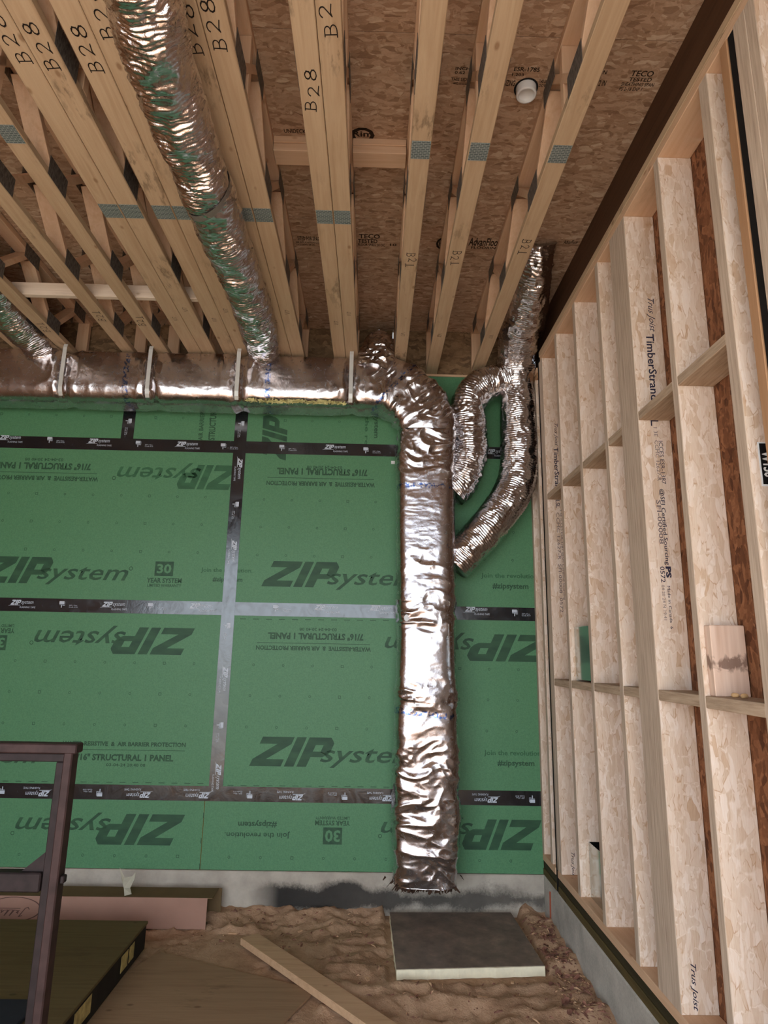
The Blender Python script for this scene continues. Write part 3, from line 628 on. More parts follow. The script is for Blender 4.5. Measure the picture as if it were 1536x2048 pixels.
def truss(xc, wd, label, splice, mark, side):
    bc, tc_, webs, sp = truss_mesh(wd)
    t = empty('floor_truss', (xc, -2.7, ZJ), label, 'floor truss', 'floor trusses overhead')
    b = ob('bottom_chord', bc, t, (xc, (YN+YFAR)/2, ZJ+.019)); ob('top_chord', tc_, t, (xc, (YN+YFAR)/2, 3.88))
    for me, c in webs: ob('web', me, t, (xc, c[0], c[1]))
    for y in splice: ob('nail_plate', sp, t, (xc, y, ZJ-.0009))
    for s in side:
        for y in NB[:5]: ob('nail_plate', PSM, t, (xc+s*(wd/2+.0012), y, ZJ+.055))
        for y in NTp[:5]: ob('nail_plate', PSM, t, (xc+s*(wd/2+.0012), y, 3.86))
    for (txt, y, ux, ln) in mark:
        uy = (-1, 0, 0) if ux < 0 else (1, 0, 0)
        if txt == 'V': put('chord_marking', HAND[txt], b, (xc, y, ZJ-.0008), (0, ux, 0), uy, ln, .03)
        else:
            for i_, ch in enumerate(txt): put('chord_marking', HAND[ch], b, (xc+.006*rng.randn(), y+ux*(i_-1)*ln*.37, ZJ-.0008), (.1*rng.randn(), ux, 0), uy, ln*.26, wd*.55)
    return t
dbl = [(-2.455, .099, 'second pair left of the diagonal silver duct'), (-2.195, .099, 'pair just left of the diagonal silver duct'), (-1.798, .093, 'pair just right of the diagonal silver duct'), (-1.400, .087, 'pair ending over the big duct elbow')]
for xc, wd, lb in dbl:
    for s, nm in ((-1, 'left'), (1, 'right')):
        y = onZ(ZJ, {(-2.455, -1): 38, (-2.455, 1): 95, (-2.195, -1): 183, (-2.195, 1): 200, (-1.798, -1): 380, (-1.798, 1): 428, (-1.400, -1): 622, (-1.400, 1): 655}[(xc, s)],
                {(-2.455, -1): 80, (-2.455, 1): 95, (-2.195, -1): 100, (-2.195, 1): 28, (-1.798, -1): 62, (-1.798, 1): 52, (-1.400, -1): 182, (-1.400, 1): 22}[(xc, s)])[1]
        truss(xc+s*(wd/2+.0012), wd, 'B28 floor truss, %s ply of the %s' % (nm, lb), [-1.795], [('B28', y, -1, .19), ('V', -.75-.12*(s > 0), -1, .05)], (s,))
for xc, lb, yb in ((-.997, 'B21 marked single floor truss coming down on the big duct elbow', 520), (-.746, 'B21 marked single floor truss between the elbow and the looping ducts', 516), (-.394, 'B21 marked single floor truss nearest the right stud wall, beside the white pipe', 494)):
    y = onZ(ZJ, {-.997: 822, -.746: 909, -.394: 1053}[xc], yb)[1]
    truss(xc, .088, lb, [-2.245], [('B21', y, 1, .13), ('V', -.62, 1, .05)], (-1, 1))
for xc, lb, pxm in ((-2.745, 'first single floor truss left of the B28 truss pairs', (280, 642)), (-3.0, 'second single floor truss left of the B28 truss pairs', (188, 632)), (-3.447, 'single floor truss just right of the short duct at the left edge', (100, 655)), (-3.785, 'single floor truss at the left edge beyond the short silver duct', None), (-4.3, 'single floor truss farthest left over the trunk duct', None), (-4.8, 'single floor truss over the dark left end of the room', None), (-5.3, 'single floor truss against the left wall', None)):
    if xc < -4: 
        if xc < -4.5: continue
    truss(xc, .089, lb, [-2.265], [('B21', onZ(ZJ, *pxm)[1], -1, .13)] if pxm else [], (-1, 1))
box('strongback', (-3.488, -.935, 3.5695), (-2.10, -.897, 3.655), 'white_wood', None); tag(bpy.data.objects['strongback'], 'pale board threaded crosswise through the left floor trusses', 'board')
for x0, x1, lb in ((-1.702, -1.492, 'short cross block between the two truss pairs left of centre'), (-1.310, -1.044, 'short cross block between the last truss pair and the first single truss')):
    t = empty('cross_block', ((x0+x1)/2, -1.86, 3.82), lb, 'wood block', 'cross blocks under the subfloor')
    box('upper_board', (x0, -1.905, 3.862), (x1, -1.81, 3.899), 'pale_x', t); box('lower_board', (x0, -1.90, 3.818), (x1, -1.802, 3.861), 'pale_x', t)

# ================================================================== BIG INSULATED DUCT
du = empty('insulated_duct', (-.80, -.18, .0), 'large foil wrapped duct running under the trusses and turning down the green wall', 'duct')
NV = 200
th = np.linspace(0, 2*math.pi, NV, endpoint=False)
def section(a, b, n):
    c, s = np.cos(th), np.sin(th); u = np.sign(c)*np.abs(c)**(2/n)*a; v = np.sign(s)*np.abs(s)**(2/n)*b
    q = np.stack([u, v], 1); q = np.vstack([q, q[:1]]); L = np.r_[0, np.cumsum(np.linalg.norm(np.diff(q, axis=0), axis=1))]
    t = np.linspace(0, L[-1], NV, endpoint=False); return np.interp(t, L, q[:, 0]), np.interp(t, L, q[:, 1])
def sweep(path, tang, a, b, n, yc):
    """path in XZ; section u -> normal in plane, v -> Y"""
    out = []; nrm = []
    for (x, z), (tx, tz), aa, bb, nn in zip(path, tang, a, b, n):
        u, v = section(aa, bb, nn); nx_, nz_ = -tz, tx
        out.append(np.stack([x+nx_*u, yc+v, z+nz_*u], 1))
    V = np.array(out); d1 = np.roll(V, -1, 1)-np.roll(V, 1, 1); d0 = np.gradient(V, axis=0); N = np.cross(d0, d1); N /= np.linalg.norm(N, axis=2, keepdims=True)+1e-9
    cen = V.mean(1, keepdims=True); sg = np.sign(((V-cen)*N).sum(2).mean()); return V, N*sg
SX = [-3.40, -2.79, -2.16, -1.352]
# trunk
n1 = 560; X_ = np.linspace(-4.9, -1.25, n1); path = np.stack([X_, np.full(n1, 3.322)], 1); tg_ = np.tile([1., 0], (n1, 1))
pin = sum(np.exp(-((X_-s)/.035)**2) for s in SX); pin2 = sum(np.exp(-((X_-s)/.11)**2) for s in SX)
V, N = sweep(path, tg_, .198-.004*pin, .172-.022*pin, np.full(n1, 3.5)-.5*pin2, -.186)
Pp = V.reshape(-1, 3); lowf = np.clip((3.25-Pp[:, 2])/.1, 0, 1); und = (Pp[:, 2] < 3.14)
amp = .0012+.009*np.repeat(pin2, NV)
dsp = amp*ridge(Pp, (11, 4, 6), 1)+.35*amp*ridge(Pp, (26, 8, 15), 2)+.004*vn(Pp, (2.2, 3, 3), 3)+.0005*ridge(Pp+.03*vn(Pp, 4, 9)[:, None], (20, 30, 55), 4)
dsp = dsp-.010*np.repeat(pin, NV)
dsp = np.where(Pp[:, 1] > -.02, np.minimum(dsp, .0), dsp)
Pp = Pp+N.reshape(-1, 3)*dsp[:, None]; Pp[:, 2] = np.minimum(Pp[:, 2], ZJ-.004); Pp[:, 1] = np.minimum(Pp[:, 1], -.008)
inkv = np.zeros(len(Pp))
for xx in (onY(-.36, 252, 740)[0], onY(-.36, 536, 740)[0]): inkv = np.maximum(inkv, (np.abs(Pp[:, 0]-xx) < .017)*1.0)
b0 = np.array(WL[du.name])
ob('trunk', gridmesh('trunk', Pp-b0, n1, NV, 'foil', True, inkv, caps=(0,)), du, b0)
# elbow + riser
n2 = 170; R_ = .36; A_ = np.linspace(0, math.pi/2, n2)
pe = np.stack([-1.25+np.zeros(n2), np.zeros(n2)], 1)
cx0, cz0 = -1.16, 3.322-R_
ext = 14
pa = [(-1.25+i*.09/ext, 3.322) for i in range(ext)]; ta = [(1., 0.)]*ext
for a in A_: pa.append((cx0+R_*math.sin(a), cz0+R_*math.cos(a))); ta.append((math.cos(a), -math.sin(a)))
fe = np.linspace(0, 1, len(pa)); V, N = sweep(pa, ta, .198+.006*fe, .172-.012*fe, np.linspace(3.5, 4.2, len(pa)), -.186+.0*fe[0])
Pp = V.reshape(-1, 3); wx = Pp+.05*np.stack([vn(Pp, 6, 11), vn(Pp, 6, 12), vn(Pp, 6, 13)], 1)
dg_ = np.stack([wx[:, 0]*.7+wx[:, 2]*.7, wx[:, 1], -wx[:, 0]*.7+wx[:, 2]*.7], 1)
fr = np.repeat(np.clip(np.sin(fe*math.pi)*1.6+.25, 0, 1), NV)
dsp = fr*(.016*ridge(dg_, (3, 4, 10), 1)+.007*ridge(dg_, (9, 6, 20), 2)+.0022*ridge(wx, (24, 16, 26), 3))
Pp = Pp+N.reshape(-1, 3)*dsp[:, None]; Pp[:, 2] = np.minimum(Pp[:, 2], ZJ-.004); Pp[:, 1] = np.minimum(Pp[:, 1], -.008)
ik = ((np.abs((Pp[:, 0]+1.02)-(Pp[:, 2]-3.3)*.9) < .02)*1.0)
ob('elbow', gridmesh('elbow', Pp-b0, len(pa), NV, 'foil', True, ik), du, b0)
n3 = 520; zt = cz0; Zr = np.linspace(zt, .005, n3); path = np.stack([np.full(n3, cx0+R_)+.004*(np.sin(Zr*2)-math.sin(zt*2)), Zr], 1); tg_ = np.tile([0., -1.], (n3, 1))
wr_ = .10+.22*np.clip(np.sin(Zr*7.3)+.2*np.sin(Zr*19), 0, 1)+.9*np.exp(-((Zr-1.68)/.13)**2)+.7*np.exp(-((Zr-1.15)/.09)**2)+1.0*np.exp(-((Zr-.75)/.14)**2)+.8*np.exp(-((Zr-.42)/.16)**2)+1.1*np.exp(-((Zr-.03)/.1)**2)+.9*np.exp(-((Zr-2.85)/.2)**2)
wr_ = np.clip(wr_, 0, 1.1); end = np.clip((.22-Zr)/.22, 0, 1)
V, N = sweep(path, tg_, .204+.006*(np.sin(Zr*3)-np.sin(zt*3))-.02*end, .160-.03*end-.008*np.clip(wr_-.3, 0, 1), np.full(n3, 4.2), -.186)
Pp = V.reshape(-1, 3); wx = Pp+.06*np.stack([vn(Pp, 5, 11), vn(Pp, 5, 12), vn(Pp, 5, 13)], 1); am = np.repeat(wr_, NV)
dsp = am*(.012*ridge(wx, (4, 5, 11), 1)+.006*ridge(wx, (10, 8, 18), 2)+.002*ridge(wx, (24, 16, 30), 3))+.0006*ridge(Pp+.02*vn(Pp, 9, 8)[:, None], (14, 20, 50), 5)+.004*vn(Pp, 3, 6)
cr = np.exp(-((Pp[:, 0]+.915)/.02)**2)*((Pp[:, 2] > .9) & (Pp[:, 2] < 1.6))*(Pp[:, 1] < -.2)
Pp = Pp+N.reshape(-1, 3)*dsp[:, None]; Pp[:, 1] = np.minimum(Pp[:, 1], -.008)
ik = (np.abs(Pp[:, 2]-2.545) < .018)*1.0; ik = np.maximum(ik, ((np.abs(Pp[:, 2]-1.03+.1*(Pp[:, 0]+.8)) < .02) & (Pp[:, 0] < -.62))*1.0)
ob('riser', gridmesh('riser', Pp-b0, n3, NV, 'foil', True, ik, caps=(1,)), du, b0)
# crumpled take-off rising between trusses
pt, L_ = spline([(-1.19, -.20, 3.42), (-1.17, -.19, 3.56), (-1.165, -.17, 3.70), (-1.16, -.15, 3.86)], 90)
def tube(pts, rad, ns, nr, rib, ribw, wr1, seed, rise=None):
    pt, L = spline(pts, ns); t = np.gradient(pt, axis=0); t /= np.linalg.norm(t, axis=1, keepdims=True)
    ref = np.array([.13, .95, .28]); a = np.cross(t, ref); a /= np.linalg.norm(a, axis=1, keepdims=True); b = np.cross(t, a)
    s = np.linspace(0, L, ns)[:, None]; ph = np.linspace(0, 2*math.pi, nr, endpoint=False)[None]
    D3 = a[:, None]*np.cos(ph)[..., None]+b[:, None]*np.sin(ph)[..., None]
    r = (np.array([rad(x) for x in np.linspace(0, 1, ns)])[:, None] if callable(rad) else np.full((ns, 1), rad))+0*ph
    base = (pt[:, None]+D3*r[..., None]).reshape(-1, 3); wob = (.55*vn(base, 9, seed)+.45*vn(base, 19, seed+5)).reshape(ns, nr)
    r = r+rib*np.sin((s/ribw+wob+ph*.12/math.pi)*2*math.pi)*(.5+.7*vn(base, 12, seed+7).reshape(ns, nr))
    r = r+wr1*(ridge(base, 13, seed+1)*.7+ridge(base, 30, seed+2)*.4+ridge(base, 62, seed+4)*.16+vn(base, 5, seed+3)*.6).reshape(ns, nr)
    return (pt[:, None]+D3*r[..., None]).reshape(-1, 3), pt, L
V, _, _ = tube([(-1.20, -.26, 3.40), (-1.18, -.25, 3.50), (-1.165, -.22, 3.60), (-1.15, -.15, 3.72)], lambda f: .135-.06*f*f, 120, 90, .002, .03, .02, 31)
V[:, 0] = np.clip(V[:, 0], -1.309, -1.046); V[:, 1] = np.minimum(V[:, 1], -.01)
ob('takeoff', gridmesh('takeoff', V-b0, 120, 90, 'flexfoil', True, np.zeros(len(V)), caps=(0, 1)), du, b0)
# straps: pressed to the foil, screwed up to the chords
for sx_ in SX:
    prof = [(-.334, 3.142), (-.352, 3.165), (-.360, 3.2), (-.362, 3.3), (-.362, 3.50), (-.354, 3.528)]
    for nm in ('hanger_strap',):
        Vv = []; 
        for (yy, zz) in prof:
            for dx in (-.014, .014):
                for o_ in (0, .0016): Vv.append((dx, yy-o_, zz-o_*.5))
        Ff = []
        for i in range(len(prof)-1):
            a = i*4; c = a+4
            for q in ((a, a+2, c+2, c), (a+1, c+1, c+3, a+3), (a, c, c+1, a+1), (a+2, a+3, c+3, c+2)): Ff.append(q)
        ob(nm, mesh(nm, np.array(Vv)+np.array([sx_, 0, 0])-b0, Ff, 'strap'), du, b0)
def disc(name, c, r, mat, parent, n=20, dpt=.004):
    Vv = [(0, -dpt, 0)]+[(r*math.cos(2*math.pi*i/n), -dpt*.6, r*math.sin(2*math.pi*i/n)) for i in range(n)]+[(r*math.cos(2*math.pi*i/n), .01, r*math.sin(2*math.pi*i/n)) for i in range(n)]
    Ff = [(0, 1+i, 1+(i+1) % n) for i in range(n)]+[(1+i, n+1+i, n+1+(i+1) % n, 1+(i+1) % n) for i in range(n)]
    return ob(name, mesh(name, Vv, Ff, mat), parent, c)
disc('insulation_washer', (-.93, -.338, 1.635), .024, 'white', du); disc('insulation_washer', (-.92, -.334, 1.155), .024, 'white', du)
# frayed end and torn insulation edge
Vv = []; Ff = []
for i in range(420):
    a = rng.rand()*2*math.pi; r_ = .6+.4*rng.rand(); c = np.array([-.80+.19*np.sign(math.cos(a))*abs(math.cos(a))**.5*r_, -.178+.125*np.sign(math.sin(a))*abs(math.sin(a))**.5*r_, .012])
    if rng.rand() < .12: c[0] += .05*rng.randn()
    d = np.array([rng.randn()*.02, rng.randn()*.015-.006, -.015-.025*rng.rand()]); s = np.array([rng.randn(), rng.randn(), rng.randn()*.3])*.008
    k0 = len(Vv); Vv += [c-s, c+s, c+d*1.1+s*.3, c+d-s*.5]; Ff.append((k0, k0+1, k0+2, k0+3))
o = ob('frayed_end', mesh('frayed_end', np.array(Vv)-b0, Ff, 'fuzz'), du, b0); o['kind'] = 'stuff'
Vv = []; Ff = []
for i in range(260):
    f = rng.rand(); c = np.array([-2.08+f*.70, -.352-.006*rng.rand(), 3.122+.016*rng.rand()]); 
    s = np.array([rng.randn()*.012, rng.randn()*.005, rng.randn()*.004]); q = np.array([rng.randn()*.004, rng.randn()*.006, rng.randn()*.006])
    k0 = len(Vv); Vv += [c-s-q, c+s-q, c+s+q, c-s+q]; Ff.append((k0, k0+1, k0+2, k0+3))
o = ob('exposed_insulation', mesh('exposed_insulation', np.array(Vv)-b0, Ff, 'yellow'), du, b0); o['kind'] = 'stuff'

# ================================================================== FLEX DUCTS
def flex(label, pts, rad, ns, seed, clampXY=None, wr1=.009, rib=.0045, ribw=.017, group='silver flexible ducts'):
    V, pt, L = tube(pts, rad, ns, 96, rib, ribw, wr1, seed)
    if clampXY: V = clampXY(V)
    t = empty('flexible_duct', pt[-1] if pt[-1][2] < pt[0][2] else pt[0], label, 'duct', group); b = np.array(WL[t.name])
    ob('foil_jacket', gridmesh('foil_jacket', V-b, ns, 96, 'flexfoil', True, np.zeros(len(V)), caps=(0, 1)), t, b)
    return t, pt
ptsA = [onZ(3.43, 258, -90), onZ(3.43, 290, 0), onZ(3.42, 312, 100), onZ(3.425, 354, 220), onZ(3.435, 398, 340), onZ(3.45, 441, 450), onZ(3.48, 480, 550), onZ(3.52, 512, 640), np.array([-1.99, -.30, 3.52]), np.array([-1.99, -.26, 3.50])]
def clA(V):
    up = V[:, 2] > ZJ-.006; V[:, 0] = np.where(up, np.clip(V[:, 0], -2.088, -1.897), V[:, 0]); V[:, 2] = np.minimum(V[:, 2], 3.8); return V
fa, pa_ = flex('long silver flexible duct hanging diagonally between the truss pairs', ptsA, .112, 620, 3, clA, .011, .0068, .019)
p0 = pa_[int(620*.36)]; dT = pa_[int(620*.36)+1]-p0; dT /= np.linalg.norm(dT)
V, _, _ = tube([p0-dT*.02-np.array([.0, 0, 0]), p0, p0+dT*.02], .1185, 14, 64, 0, 1, .001, 2); b = np.array(WL[fa.name])
sh_ = V-p0; V = V+dT[None]*(-.6*sh_[:, 0:1])
M['zip_tie'] = plain('grey_band', srgb(120, 112, 104), .4, .2)
ob('tie_band', gridmesh('tie_band', clA(V)-b, 14, 64, 'zip_tie', True), fa, b)
flex('short silver flexible duct dropping onto the trunk at the left edge', [onZ(3.66, -90, 470), onZ(3.64, -45, 540), onZ(3.63, -8, 590), onZ(3.58, 30, 640), np.array([-3.60, -.33, 3.53]), np.array([-3.60, -.25, 3.46])], .118, 240, 8, lambda V: np.stack([np.where(V[:, 2] > 3.525, np.clip(V[:, 0], -3.738, -3.494), V[:, 0]), np.minimum(V[:, 1], -.02), np.minimum(V[:, 2], 3.80)], 1), .008)
def lim(V): return np.stack([np.where(V[:, 2] > 3.52, np.clip(V[:, 0], -.345, .062), np.clip(V[:, 0], -.9, -.006)), np.minimum(V[:, 1], -.012), np.minimum(V[:, 2], 3.895)], 1)
Yv = -.185
flex('left looping silver duct branching from the riser side and curling over at the top', [onY(Yv, 900, 985), onY(Yv, 925, 958), onY(Yv, 939, 905), onY(Yv, 938, 850), onY(Yv, 938, 808), onY(Yv, 960, 775), onY(Yv, 995, 762), onY(Yv, 1022, 755)], .122, 260, 14, lambda V: np.stack([V[:, 0], np.minimum(V[:, 1], -.012), np.minimum(V[:, 2], 3.52)], 1), .010)
flex('right silver duct leaving the riser lower down and climbing beside the stud wall', [onY(Yv, 906, 1132), onY(Yv, 935, 1100), onY(Yv, 985, 1043), onY(Yv, 1025, 985), onY(Yv, 1039, 930), onY(Yv, 1038, 860), onY(Yv, 1035, 800), onY(Yv, 1034, 762)], lambda f: .118+.014*math.sin(f*3.1), 320, 20, lim, .008)
flex('short silver duct rising from the joined pair up to the subfloor', [np.array([-.14, -.19, 3.36]), np.array([-.135, -.22, 3.50]), np.array([-.145, -.36, 3.62]), np.array([-.165, -.66, 3.69]), np.array([-.185, -1.0, 3.77]), np.array([-.19, -1.16, 3.89])], lambda f: .115+.025*math.sin(math.pi*min(1,f*1.3))-.022*max(0, f-.6)/.4, 260, 27, lim, .011)

# ================================================================== SMALL FIXED THINGS
c = onZ(3.9, 1052, 176); t = empty('pipe_stub', (c[0], c[1], 3.9), 'white plastic pipe stub poking through the subfloor near the right truss', 'pipe')
n = 28; Vv = []; Ff = []
for (r_, z) in ((.045, 3.899), (.045, 3.862), (.043, 3.858), (.036, 3.857), (.034, 3.862), (.034, 3.872)): Vv += [(r_*math.cos(2*math.pi*i/n), r_*math.sin(2*math.pi*i/n), z-3.9) for i in range(n)]
Ff = [tuple(int(x) for x in f) for f in grid_faces(6, n)]; Ff.append(tuple(range(5*n, 6*n)))
ob('pipe_cap', mesh('pipe_cap', Vv, Ff, 'pvc', smooth=True), t, (c[0], c[1], 3.9))
Vv = [(rr*math.cos(2*math.pi*i/n), rr*math.sin(2*math.pi*i/n), 0) for rr in (.045, .054) for i in range(n)]
ob('hole_rim', mesh('hole_rim', Vv, [tuple(int(x) for x in f) for f in grid_faces(2, n)], 'gasket'), t, (c[0], c[1], 3.8985))
for x0, z0, z1, lb in ((.03, 1.279, 1.575, 'bright sheet metal box standing on the blocking between two far studs'), (.055, .1345, .412, 'bright sheet metal box standing on the bottom plate between two far studs')):
    t = empty('sheet_metal_boot', (.09, -.96, z0), lb, 'duct boot', 'sheet metal boots in the stud bays'); y0, y1 = -1.129, -.793
    box('face_sheet', (x0, y0, z0), (x0+.002, y1, z1), 'galv', t, .0004); box('back_sheet', (.137, y0, z0), (.139, y1, z1), 'galv', t, .0004)
    box('side_sheet', (x0+.0021, y1-.002, z0), (.1368, y1, z1), 'galv', t, .0004); box('side_sheet', (x0+.0021, y0, z0), (.1368, y0+.002, z1), 'galv', t, .0004)
z0 = 1.2835
box('wood_offcut', (.016, -2.350, z0), (.138, -2.309, 1.525), 'knot', None); tag(bpy.data.objects['wood_offcut'], 'knotty offcut of board standing on the blocking of the right wall', 'wood block')
def blob(name, c, r, mat, seed, nu=10, nv=14):
    Vv = []; Ff = []
    u = np.linspace(0, math.pi, nu)
    for a in u:
        for j in range(nv):
            ph = 2*math.pi*j/nv; Vv.append((r[0]*math.cos(a), r[1]*math.sin(a)*math.cos(ph), r[2]*math.sin(a)*math.sin(ph)))
    V = np.array(Vv); V *= (1+.25*vn(V, 60, seed))[:, None]; V[:, 1] *= (1-.3*np.exp(-(V[:, 0]/(.3*r[0]))**2))
    return V, [tuple(int(x) for x in f) for f in grid_faces(nu, nv)]
for i, (x, y, dx, lb) in enumerate(((1455, 1393, .014, 'small broken tan husk on the blocking, leftmost of three'), (1474, 1395, .013, 'small pale husk on the blocking, middle of three'), (1490, 1390, .018, 'largest tan husk on the blocking, rightmost of three'))):
    V, Ff = blob('husk', None, (dx, .009, .008), 'husk', i); V = V@np.array(rot('z', .5*i-.4)).T; V[:, 2] -= V[:, 2].min()
    pp = onZ(1.284, x, y); pp[0] = min(max(pp[0], .03), .12); pp[1] = -2.39-.045*i
    o = ob('nut_husk', mesh('nut_husk', V, Ff, 'husk', smooth=True), None, (pp[0], pp[1], 1.2835)); tag(o, lb, 'husk', 'husks on the blocking')
V, Ff = blob('husk', None, (.012, .009, .012), 'husk', 9); V[:, 2] -= V[:, 2].min()
o = ob('wood_scrap', mesh('wood_scrap', V, Ff, 'orange_x', smooth=True), None, (.085, -1.64, 1.2835)); tag(o, 'tiny brown scrap on the blocking beside the wide post', 'scrap')

# ================================================================== THINGS ON THE GROUND
# rusty steel frame
YFm = -2.3
fr_ = empty('steel_frame', (-2.19, YFm, -.26), 'rusty steel frame with mitred corner standing at the left', 'steel frame')
ztop = onY(YFm, 130, 1488)[2]; xr_ = onY(YFm, 146, 1500)[0]
box('post', (xr_-.030, YFm, -.255), (xr_, YFm+.05, ztop-.002), 'rust', fr_, .004); box('post_lip', (xr_-.058, YFm+.014, -.255), (xr_-.0305, YFm+.05, ztop-.06), 'rust_dark', fr_, .003)
box('top_rail', (xr_-1.1, YFm-.002, ztop-.032), (xr_+.012, YFm+.052, ztop), 'rust', fr_, .004); box('top_rail_lip', (xr_-1.1, YFm+.014, ztop-.06), (xr_-.031, YFm+.05, ztop-.0325), 'rust_dark', fr_, .003)
zc = onY(YFm, 60, 1765)[2]
box('cross_rail', (xr_-1.1, YFm+.004, zc-.032), (xr_-.0585, YFm+.05, zc+.026), 'rust_dark', fr_, .004)
Vv = [(xr_-.0585, YFm+.02, zc+.0265), (xr_-.13, YFm+.02, zc+.0265), (xr_-.0585, YFm+.02, zc+.085)]; Vv = Vv+[(a, b+.006, c_) for a, b, c_ in Vv]
ob('gusset', mesh('gusset', np.array(Vv)-np.array([xr_, YFm, zc]), [(0, 1, 2), (5, 4, 3), (0, 3, 4, 1), (1, 4, 5, 2), (2, 5, 3, 0)], 'rust_dark'), fr_, (xr_, YFm, zc))
box('bolt_head', (xr_+.0005, YFm+.012, zc-.008), (xr_+.014, YFm+.036, zc+.016), 'rust_dark', fr_, .005)
box('post', (xr_-1.13, YFm, -.255), (xr_-1.10, YFm+.05, ztop-.002), 'rust', fr_, .004)
# flat crate
cr_ = empty('flat_crate', (-3.2, -1.4, -.232), 'low flat crate with a strand board top and dark sides at the left', 'crate')
box('side_body', (-4.1, -2.15, -.232), (-2.395, -.565, -.108), 'crate_side', cr_, .004); box('top_sheet', (-4.1, -2.16, -.1075), (-2.39, -.56, -.092), 'crate_top', cr_, .002)
for y0, y1 in ((-.93, -.84), (-.82, -.75), (-1.45, -1.28)): box('pale_slip', (-2.3945, y0, -.195), (-2.3925, y1, -.12), 'sticker', cr_, .0004)
p1 = onZ(-.07, 82, 1998)
box('dark_slab', (-3.5, -2.1, -.0915), (p1[0], p1[1], -.07), 'navy', None, .004); tag(bpy.data.objects['dark_slab'], 'dark flat slab lying on the crate behind the steel frame', 'slab')
# long carton
cb = empty('long_carton', (-3.1, -.19, -.245), 'long pinkish cardboard carton with an open end lying along the footing', 'carton')
X0, X1, Y0, Y1, Zb, Zt = -4.6, -2.13, -.275, -.10, -.2435, -.072
box('front_flap', (X0, Y0, Zb), (X1, Y0+.004, Zt), 'cardboard', cb, .001); box('top_flap', (X0, Y0+.0041, Zt-.004), (X1+.03, Y1-.0041, Zt), 'cardboard_top', cb, .001)
box('back_flap', (X0, Y1-.004, Zb), (X1+.05, Y1, Zt), 'cardboard_top', cb, .001); box('bottom_flap', (X0, Y0+.0041, Zb), (X1-.01, Y1-.0041, Zb+.004), 'cardboard_top', cb, .001)
box('end_flap', (X0, Y0+.0041, Zb+.0041), (X0+.004, Y1-.0041, Zt-.0041), 'cardboard_top', cb, .001)
c = onY(Y0, 28, 1818); el = unitmesh([[(math.cos(a0), math.sin(a0)), (math.cos(a0+.22), math.sin(a0+.22)), (.94*math.cos(a0+.22), .94*math.sin(a0+.22)), (.94*math.cos(a0), .94*math.sin(a0))] for a0 in np.linspace(0, 2*math.pi, 30)], 'carton_ink')
put('carton_print', el, cb, (c[0], Y0-.0008, c[2]), (1, 0, 0), (0, 0, 1), .33, .135)
scr = unitmesh(ribbon([[(0, .2), (.1, 0), (.3, .1), (.75, 1), (.5, .9)], [(.75, .35), (.95, .55), (.85, .65), (.8, .4), (1.1, .3), (1.45, .9), (1.2, .3), (1.5, .3), (1.85, .9), (1.6, .3), (1.9, .35), (2.1, .6), (2.05, .3), (2.4, .4), (2.5, .6), (2.55, .3), (2.75, .6), (2.8, .3), (3, .4)], [(.7, .12), (3.1, .12)]], .07), 'carton_ink')
put('carton_print', scr, cb, (c[0]-.03, Y0-.0008, c[2]-.015), (-1, 0, 0), (0, 0, -1), .25, .055)
# torn paper on the carton
Vv = np.array([(-.06, .02, .10), (-.015, .0, .05), (.03, .0, .055), (.045, .015, .075), (.05, -.01, .04), (.035, -.03, .0), (.06, -.07, -.02), (.02, -.075, -.03), (.0, -.04, .0), (-.035, -.0, .04)])
V2 = np.vstack([Vv, Vv+np.array([0, .004, -.003])]); nn = len(Vv); Ff = [tuple(range(nn)), tuple(range(2*nn-1, nn-1, -1))]+[(i, i+nn, (i+1) % nn+nn, (i+1) % nn) for i in range(nn)]
c = onZ(Zt+.005, 258, 1776); o = ob('torn_paper', mesh('torn_paper', V2, Ff, 'paper'), None, (c[0], -.19, Zt+.034)); tag(o, 'torn scrap of pale paper draped over the long carton', 'paper')
# plywood sheet
d1 = np.array([-.919, .394]); d2 = np.array([-.394, -.919]); c0 = np.array([-1.402, -.976]); cc = c0+d1*.49+d2*.6
o = ob('plywood_sheet', boxmesh('plywood_sheet', .98, 1.2, .011, 'ply', .001, rot('z', math.atan2(-d1[1], -d1[0]))), None, (cc[0], cc[1], -.2395)); tag(o, 'thin brown plywood sheet lying on the dirt beside the crate', 'plywood')
# plank
e0 = (np.array([-1.867, -.515])+np.array([-1.80, -.405]))/2; dd = np.array([.755, -.885]); dd /= np.linalg.norm(dd); ln = 1.9; cc = e0+dd*ln/2
o = ob('plank', boxmesh('plank', ln, .115, .036, 'weathered', .004, rot('z', math.atan2(dd[1], dd[0]))), None, (cc[0], cc[1], -.2155)); tag(o, 'weathered wooden plank lying diagonally across the dirt', 'plank')
